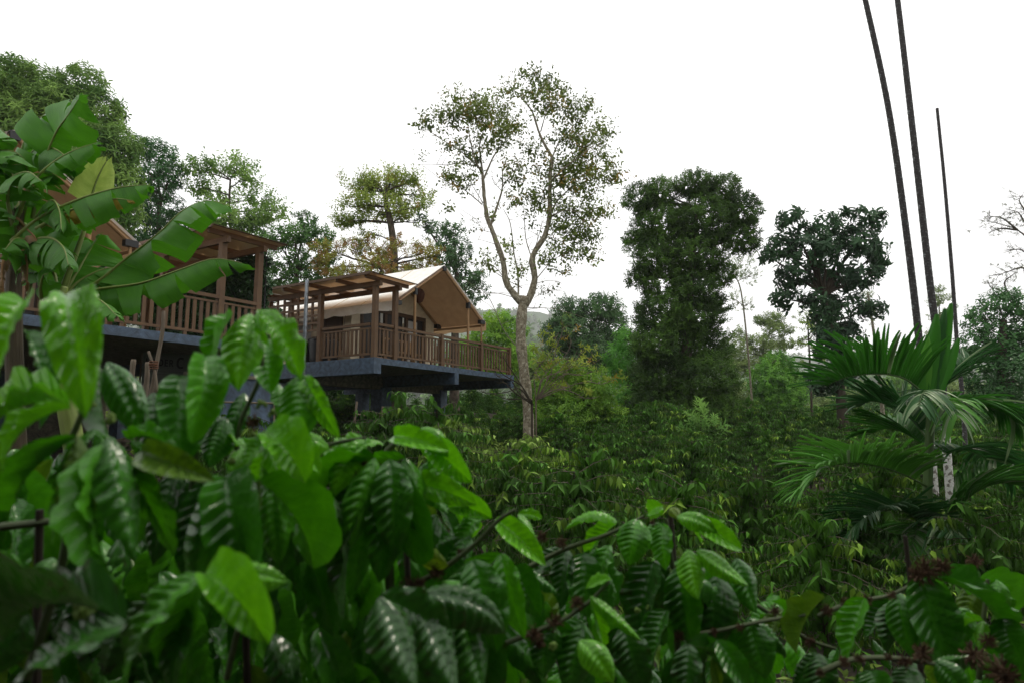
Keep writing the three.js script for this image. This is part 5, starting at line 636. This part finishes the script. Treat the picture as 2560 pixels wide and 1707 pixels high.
  const backs = backLabels.map((l, i) => { const [, , , d, [x, y]] = bushes[i], f = at(x * K, y * K, d + 1.2), g = thing('near_coffee_bush', l, 'coffee bush', [f.x, groundY(f.x, f.z) - .05, f.z], 0, 'coffee bushes before the camera'); mesh('stem', tube(curve([V3(0, 0, 0), V3(.05, .5, .03), V3(-.03, 1.0, 0)], 10), (t) => lerp(.016, .006, t), 8), woodM, g); return g; });
  const ownerBack = (x) => x >= 1270 ? owner(x) : backs[x < 330 ? 0 : x < 750 ? 1 : 2];
  const owner = (x) => things[Math.max(0, bushes.findIndex(([, a, c]) => x >= a && x < c))];
  // a leaf from a base point to a tip point, w wide (photo px), form 0-3 flat to hooked, roll about its length
  function leaf(g, A, Bp, w, form, roll, mat, face, set = forms) {
    const geo = set[form * 5 + Math.floor(R() * 5)], chord = geo.userData.chord, s = A.distanceTo(Bp) / chord.length(), dir = Bp.clone().sub(A).normalize();
    const ref = (face || camera.position.clone().sub(A).normalize().multiplyScalar(.75).add(V3(0, .8, 0))), nrm = ref.clone().addScaledVector(dir, -ref.dot(dir)).normalize().applyAxisAngle(dir, roll), x = V3().crossVectors(nrm, dir).normalize();
    const cz = chord.clone().normalize(), cx = V3(1, 0, 0), cy = V3().crossVectors(cz, cx).normalize(); // local frame: chord, x, normal
    m4.makeBasis(x, nrm, dir); mb.makeBasis(cx, cy, cz).invert(); m4.multiply(mb); const sc = new THREE.Matrix4().makeScale(w * R.r(.88, 1.12), s, s); m4.multiply(sc); m4.setPosition(A.clone().sub(g.position));
    const m = mesh('leaf', geo, mat, g); m.applyMatrix4(m4); const sp = V3().crossVectors(dir, V3(0, 0, 1)).multiplyScalar(.0); return m;
  }
  // x0 y0 x1 y1 width depth form roll tone  (depth of the tip = depth + dz)
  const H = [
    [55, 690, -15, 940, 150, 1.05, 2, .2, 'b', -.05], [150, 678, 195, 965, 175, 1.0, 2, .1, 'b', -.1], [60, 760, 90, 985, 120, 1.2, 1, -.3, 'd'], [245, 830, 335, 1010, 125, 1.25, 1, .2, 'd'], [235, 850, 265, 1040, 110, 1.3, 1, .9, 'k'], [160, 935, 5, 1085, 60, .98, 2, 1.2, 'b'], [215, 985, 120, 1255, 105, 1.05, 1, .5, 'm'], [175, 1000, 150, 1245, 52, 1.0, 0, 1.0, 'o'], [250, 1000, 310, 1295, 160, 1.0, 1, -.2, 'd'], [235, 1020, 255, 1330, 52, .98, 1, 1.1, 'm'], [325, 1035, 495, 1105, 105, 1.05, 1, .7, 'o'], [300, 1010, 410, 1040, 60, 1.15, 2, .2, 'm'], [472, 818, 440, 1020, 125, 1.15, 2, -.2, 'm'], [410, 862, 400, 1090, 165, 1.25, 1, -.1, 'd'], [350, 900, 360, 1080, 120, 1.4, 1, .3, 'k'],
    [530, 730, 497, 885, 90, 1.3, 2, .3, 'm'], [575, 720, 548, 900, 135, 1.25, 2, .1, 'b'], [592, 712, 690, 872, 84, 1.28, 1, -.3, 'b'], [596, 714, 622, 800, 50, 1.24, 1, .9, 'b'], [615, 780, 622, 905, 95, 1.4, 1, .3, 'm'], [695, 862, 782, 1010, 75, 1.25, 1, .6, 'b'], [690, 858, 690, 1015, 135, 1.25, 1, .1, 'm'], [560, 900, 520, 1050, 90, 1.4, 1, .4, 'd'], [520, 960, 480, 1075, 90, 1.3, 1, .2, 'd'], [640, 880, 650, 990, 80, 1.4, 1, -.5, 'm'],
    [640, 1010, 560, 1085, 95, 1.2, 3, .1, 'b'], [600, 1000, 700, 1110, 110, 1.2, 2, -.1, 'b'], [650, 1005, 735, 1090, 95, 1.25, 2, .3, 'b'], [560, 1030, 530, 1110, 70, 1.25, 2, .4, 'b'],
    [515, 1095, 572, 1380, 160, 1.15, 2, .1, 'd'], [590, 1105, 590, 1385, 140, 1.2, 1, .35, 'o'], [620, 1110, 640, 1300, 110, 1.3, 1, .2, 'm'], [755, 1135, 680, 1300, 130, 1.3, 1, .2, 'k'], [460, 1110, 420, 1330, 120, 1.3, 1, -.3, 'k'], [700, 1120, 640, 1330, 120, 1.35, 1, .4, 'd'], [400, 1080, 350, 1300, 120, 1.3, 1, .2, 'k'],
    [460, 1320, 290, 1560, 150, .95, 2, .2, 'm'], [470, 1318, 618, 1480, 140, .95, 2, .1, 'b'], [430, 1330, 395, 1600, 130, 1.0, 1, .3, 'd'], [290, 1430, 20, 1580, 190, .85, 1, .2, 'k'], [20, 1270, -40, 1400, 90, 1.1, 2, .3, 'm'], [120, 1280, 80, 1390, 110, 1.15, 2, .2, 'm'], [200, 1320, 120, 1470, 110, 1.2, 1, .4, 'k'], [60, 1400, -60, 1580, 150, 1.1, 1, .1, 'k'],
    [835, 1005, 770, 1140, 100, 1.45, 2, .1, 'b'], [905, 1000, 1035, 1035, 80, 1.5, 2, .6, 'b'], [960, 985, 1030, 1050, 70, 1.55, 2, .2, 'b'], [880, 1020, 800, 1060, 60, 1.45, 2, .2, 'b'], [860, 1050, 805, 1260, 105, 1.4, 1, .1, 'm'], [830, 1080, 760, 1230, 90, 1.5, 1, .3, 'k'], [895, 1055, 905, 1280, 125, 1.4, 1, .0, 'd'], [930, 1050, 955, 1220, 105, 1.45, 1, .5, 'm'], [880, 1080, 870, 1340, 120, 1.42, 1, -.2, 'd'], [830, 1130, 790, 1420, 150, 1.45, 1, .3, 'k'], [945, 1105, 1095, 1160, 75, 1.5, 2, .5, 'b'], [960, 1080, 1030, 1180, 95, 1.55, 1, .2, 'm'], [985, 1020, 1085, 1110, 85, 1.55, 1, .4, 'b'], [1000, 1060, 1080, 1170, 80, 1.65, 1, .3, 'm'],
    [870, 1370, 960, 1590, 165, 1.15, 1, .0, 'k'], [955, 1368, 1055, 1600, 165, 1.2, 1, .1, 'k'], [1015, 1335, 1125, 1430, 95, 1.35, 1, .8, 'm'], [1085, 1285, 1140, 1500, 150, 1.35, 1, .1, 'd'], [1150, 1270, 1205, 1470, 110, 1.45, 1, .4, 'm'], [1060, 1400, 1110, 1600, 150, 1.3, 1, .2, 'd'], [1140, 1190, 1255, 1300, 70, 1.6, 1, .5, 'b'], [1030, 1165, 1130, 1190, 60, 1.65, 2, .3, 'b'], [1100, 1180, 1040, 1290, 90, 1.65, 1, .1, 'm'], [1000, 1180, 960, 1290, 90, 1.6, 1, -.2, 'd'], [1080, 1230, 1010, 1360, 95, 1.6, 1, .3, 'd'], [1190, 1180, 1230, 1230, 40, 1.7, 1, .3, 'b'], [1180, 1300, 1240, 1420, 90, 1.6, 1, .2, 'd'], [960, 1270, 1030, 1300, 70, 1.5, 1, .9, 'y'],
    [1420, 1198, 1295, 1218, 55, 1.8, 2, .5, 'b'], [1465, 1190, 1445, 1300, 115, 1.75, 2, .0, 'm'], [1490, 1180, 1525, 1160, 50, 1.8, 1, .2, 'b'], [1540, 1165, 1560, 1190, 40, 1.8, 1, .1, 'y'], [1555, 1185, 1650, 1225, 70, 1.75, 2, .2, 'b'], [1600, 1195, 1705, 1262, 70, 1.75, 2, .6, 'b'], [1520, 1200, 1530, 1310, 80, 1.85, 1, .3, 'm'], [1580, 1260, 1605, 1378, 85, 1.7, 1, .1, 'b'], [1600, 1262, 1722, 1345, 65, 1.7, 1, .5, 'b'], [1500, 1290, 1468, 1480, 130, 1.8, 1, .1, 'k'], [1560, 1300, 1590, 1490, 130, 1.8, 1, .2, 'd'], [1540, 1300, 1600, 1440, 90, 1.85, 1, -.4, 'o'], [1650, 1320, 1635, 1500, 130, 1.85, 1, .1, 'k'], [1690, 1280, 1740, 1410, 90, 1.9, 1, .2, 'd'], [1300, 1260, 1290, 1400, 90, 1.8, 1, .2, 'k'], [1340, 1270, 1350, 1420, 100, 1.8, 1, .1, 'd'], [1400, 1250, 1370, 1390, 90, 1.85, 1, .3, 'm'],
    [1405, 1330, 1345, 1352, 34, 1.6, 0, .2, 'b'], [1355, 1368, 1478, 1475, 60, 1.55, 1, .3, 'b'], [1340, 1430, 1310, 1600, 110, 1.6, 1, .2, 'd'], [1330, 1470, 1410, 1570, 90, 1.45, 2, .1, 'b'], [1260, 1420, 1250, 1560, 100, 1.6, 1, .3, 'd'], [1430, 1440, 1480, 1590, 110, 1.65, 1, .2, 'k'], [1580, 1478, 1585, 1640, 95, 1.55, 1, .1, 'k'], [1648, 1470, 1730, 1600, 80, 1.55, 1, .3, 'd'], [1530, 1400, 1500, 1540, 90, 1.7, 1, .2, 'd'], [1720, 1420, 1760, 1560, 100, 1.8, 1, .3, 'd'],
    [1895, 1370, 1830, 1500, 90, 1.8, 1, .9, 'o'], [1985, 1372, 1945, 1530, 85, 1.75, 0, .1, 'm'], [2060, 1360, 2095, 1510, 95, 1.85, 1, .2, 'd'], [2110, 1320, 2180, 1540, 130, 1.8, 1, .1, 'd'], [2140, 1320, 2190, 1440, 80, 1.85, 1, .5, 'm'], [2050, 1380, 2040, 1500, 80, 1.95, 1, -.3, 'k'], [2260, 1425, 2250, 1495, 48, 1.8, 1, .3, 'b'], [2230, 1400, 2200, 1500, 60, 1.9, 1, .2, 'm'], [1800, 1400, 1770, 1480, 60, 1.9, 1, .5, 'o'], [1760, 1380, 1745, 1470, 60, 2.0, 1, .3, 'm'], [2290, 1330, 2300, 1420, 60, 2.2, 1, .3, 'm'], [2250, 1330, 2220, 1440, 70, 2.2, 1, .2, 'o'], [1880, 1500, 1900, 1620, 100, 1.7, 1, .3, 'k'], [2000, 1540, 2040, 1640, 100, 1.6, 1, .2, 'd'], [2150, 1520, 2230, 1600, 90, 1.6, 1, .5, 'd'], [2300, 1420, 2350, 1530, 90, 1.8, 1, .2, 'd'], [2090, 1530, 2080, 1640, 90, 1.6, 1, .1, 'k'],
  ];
  for (const [x0, y0, x1, y1, w, d, f, roll, tone, dz = -.04] of H) {
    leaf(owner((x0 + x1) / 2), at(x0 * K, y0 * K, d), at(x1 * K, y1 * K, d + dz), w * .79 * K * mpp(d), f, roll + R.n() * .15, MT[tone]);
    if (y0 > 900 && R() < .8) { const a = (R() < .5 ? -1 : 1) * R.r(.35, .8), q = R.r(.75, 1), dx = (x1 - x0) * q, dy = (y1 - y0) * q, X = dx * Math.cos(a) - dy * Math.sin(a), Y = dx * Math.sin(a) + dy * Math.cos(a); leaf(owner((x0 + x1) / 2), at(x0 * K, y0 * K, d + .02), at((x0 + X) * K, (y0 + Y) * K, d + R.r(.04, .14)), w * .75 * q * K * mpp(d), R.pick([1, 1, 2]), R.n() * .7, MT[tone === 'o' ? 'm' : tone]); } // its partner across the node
  }
  // denser growth behind those leaves
  const sky = [[-200, 960], [100, 1000], [330, 1060], [500, 1060], [560, 960], [700, 980], [770, 1120], [850, 1090], [1000, 1090], [1090, 1220], [1300, 1290], [1450, 1290], [1600, 1290], [1750, 1370], [1860, 1450], [2000, 1440], [2130, 1380], [2352, 1400], [2600, 1380]];
  const line = (x) => { let i = 0; while (i < sky.length - 2 && sky[i + 1][0] < x) i++; return lerp(sky[i][1], sky[i + 1][1], clamp((x - sky[i][0]) / (sky[i + 1][0] - sky[i][0]))); };
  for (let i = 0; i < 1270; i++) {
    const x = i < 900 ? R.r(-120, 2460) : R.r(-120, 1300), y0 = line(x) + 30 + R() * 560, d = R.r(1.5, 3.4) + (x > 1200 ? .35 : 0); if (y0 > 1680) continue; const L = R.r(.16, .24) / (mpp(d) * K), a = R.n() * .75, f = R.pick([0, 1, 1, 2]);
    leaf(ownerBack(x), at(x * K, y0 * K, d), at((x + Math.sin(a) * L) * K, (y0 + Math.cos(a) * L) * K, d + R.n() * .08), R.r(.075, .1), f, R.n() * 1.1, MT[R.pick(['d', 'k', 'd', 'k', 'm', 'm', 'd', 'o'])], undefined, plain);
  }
  // twigs (photo line, depth) and stems
  const twig = (x, pts, d, r0, r1, m = stemM) => { const g = owner(x), P = pts.map(([a, c, z = 0]) => at(a * K, c * K, d + z).sub(g.position)); mesh('twig', tube(curve(P, P.length * 5), (t) => lerp(r0, r1, t), 7), m, g); };
  for (const [pts, d, r0 = .006, r1 = .004] of [[[[1560, 1462], [1640, 1450], [1760, 1425], [1850, 1412]], 1.78], [[[1740, 1390], [1800, 1430], [1860, 1470], [1920, 1490]], 1.9], [[[1880, 1415], [1960, 1382], [2040, 1368], [2120, 1330]], 1.8, .006, .004], [[[1880, 1545], [1960, 1515], [2060, 1512], [2150, 1525]], 1.62, .007, .005], [[[880, 1410], [940, 1350], [1010, 1310], [1090, 1250], [1150, 1190], [1185, 1170]], 1.5, .007, .004], [[[1130, 1490], [1230, 1450], [1290, 1425], [1350, 1385], [1400, 1335]], 1.58, .006, .004], [[[1200, 1310], [1300, 1260], [1400, 1225], [1480, 1185]], 1.75, .007, .004], [[[60, 1560], [150, 1250], [150, 1050], [200, 900], [160, 690]], 1.12, .007, .004], [[[520, 1560], [580, 1250], [545, 1000], [600, 850], [590, 720]], 1.36, .006, .004], [[[440, 1200], [450, 1000], [470, 820]], 1.3, .008, .005], [[[700, 1250], [680, 1010], [695, 860]], 1.35, .008, .005], [[[900, 1500], [890, 1200], [880, 1050], [930, 1000]], 1.52, .011, .006], [[[1560, 1560], [1550, 1350], [1530, 1190]], 1.85, .01, .005], [[[560, 1130], [660, 1070], [760, 1020], [840, 1005]], 1.45, .006, .004], [[[0, 1210], [90, 1200], [170, 1190]], 1.3, .008, .006], [[[2250, 1560], [2260, 1430], [2270, 1330]], 1.95, .008, .005]]) twig(pts[0][0], pts, d, r0, r1);
  things.forEach((g, i) => { const [, , , d, [x, y]] = bushes[i], t = at(x * K, (y - 330) * K, d + .25).sub(g.position), h = mesh('stem', tube(curve([V3(0, 0, 0), V3(t.x * .2 + .04, t.y * .5, t.z * .4), t], 16), (q) => lerp(.014, .007, q), 8), woodM, g); void h; });
  // withered flower and berry clusters
  const spike = (seed, n, r) => { const Q = RNG(seed), gs = []; for (let i = 0; i < n; i++) { const a = V3(Q.n(), Q.n(), Q.n()).normalize(), l = r * Q.r(.6, 1.1), m = a.clone().multiplyScalar(l * .6).add(V3(Q.n(), Q.n(), Q.n()).multiplyScalar(r * .15)); gs.push(tube([V3(), m, a.clone().multiplyScalar(l)], [r * .05, r * .04, r * .07], 4, 1, false)); } return mergeGeometries(gs); };
  const berry = (seed, n, r) => { const Q = RNG(seed), gs = []; for (let i = 0; i < n; i++) { const a = V3(Q.n(), Q.n(), Q.n()).normalize().multiplyScalar(r * .6); gs.push(new THREE.SphereGeometry(r * Q.r(.22, .34), 7, 5).scale(1, 1.3, 1).translate(a.x, a.y, a.z)); } return mergeGeometries(gs); };
  const spk = [spike(1, 90, 1), spike(2, 80, 1), spike(3, 70, 1)], ber = [berry(4, 16, 1), berry(5, 12, 1)];
  for (const [x, y, d, r] of [[2130, 1312, 1.78, .042], [2165, 1300, 1.8, .03], [2110, 1322, 1.77, .03], [1275, 1430, 1.56, .026], [1225, 1458, 1.56, .026], [1240, 1475, 1.57, .018], [1002, 1312, 1.48, .024], [940, 1350, 1.48, .03], [960, 1340, 1.47, .02], [1245, 1232, 1.72, .02], [1290, 1245, 1.74, .02], [1325, 1385, 1.58, .022], [1060, 1270, 1.55, .016], [820, 1090, 1.44, .02], [860, 1075, 1.44, .02], [835, 1060, 1.44, .014], [2235, 1505, 1.62, .034], [2300, 1545, 1.55, .045], [2270, 1470, 1.7, .024], [2310, 1555, 1.5, .035], [2240, 1290, 2.1, .03], [1640, 1452, 1.76, .014], [1560, 1462, 1.76, .018], [1700, 1440, 1.77, .016], [1780, 1400, 1.88, .02], [1830, 1445, 1.88, .02], [1860, 1475, 1.9, .022], [1945, 1385, 1.79, .02], [1990, 1378, 1.79, .02], [2050, 1368, 1.79, .016], [1900, 1400, 1.8, .02], [1975, 1512, 1.6, .016], [1940, 1520, 1.6, .016], [2040, 1508, 1.6, .012], [1885, 1545, 1.6, .014], [1470, 1220, 1.76, .014], [2120, 1500, 1.62, .03], [2080, 1520, 1.6, .02], [1500, 1200, 1.75, .012], [580, 970, 1.26, .02]]) { const g = owner(x), m = mesh('dry_flower_cluster', R.pick(spk), dryFlower, g); m.position.copy(at(x * K, y * K, d - .01).sub(g.position)); m.scale.setScalar(r * .85); m.rotation.set(R() * 6, R() * 6, R() * 6); }
  for (const [x, y, d, r] of [[190, 905, 1.05, .022], [205, 930, 1.04, .018], [250, 960, 1.05, .02], [600, 930, 1.22, .022], [625, 950, 1.22, .018], [580, 1000, 1.22, .016], [1465, 1400, 1.72, .018], [1490, 1396, 1.72, .014], [1270, 1485, 1.5, .02], [530, 1060, 1.2, .016], [700, 900, 1.24, .012], [1930, 1350, 1.9, .014], [190, 1400, 1.0, .03], [210, 1420, 1.0, .02], [2290, 1480, 1.7, .02]]) { const g = owner(x), m = mesh('bud_cluster', R.pick(ber), bud, g); m.position.copy(at(x * K, y * K, d - .01).sub(g.position)); m.scale.setScalar(r * .55); m.rotation.set(R() * 6, R() * 6, R() * 6); }
}
scene.traverse((o) => { if (o.isMesh) o.castShadow = o.receiveShadow = true; });
renderer.render(scene, camera);
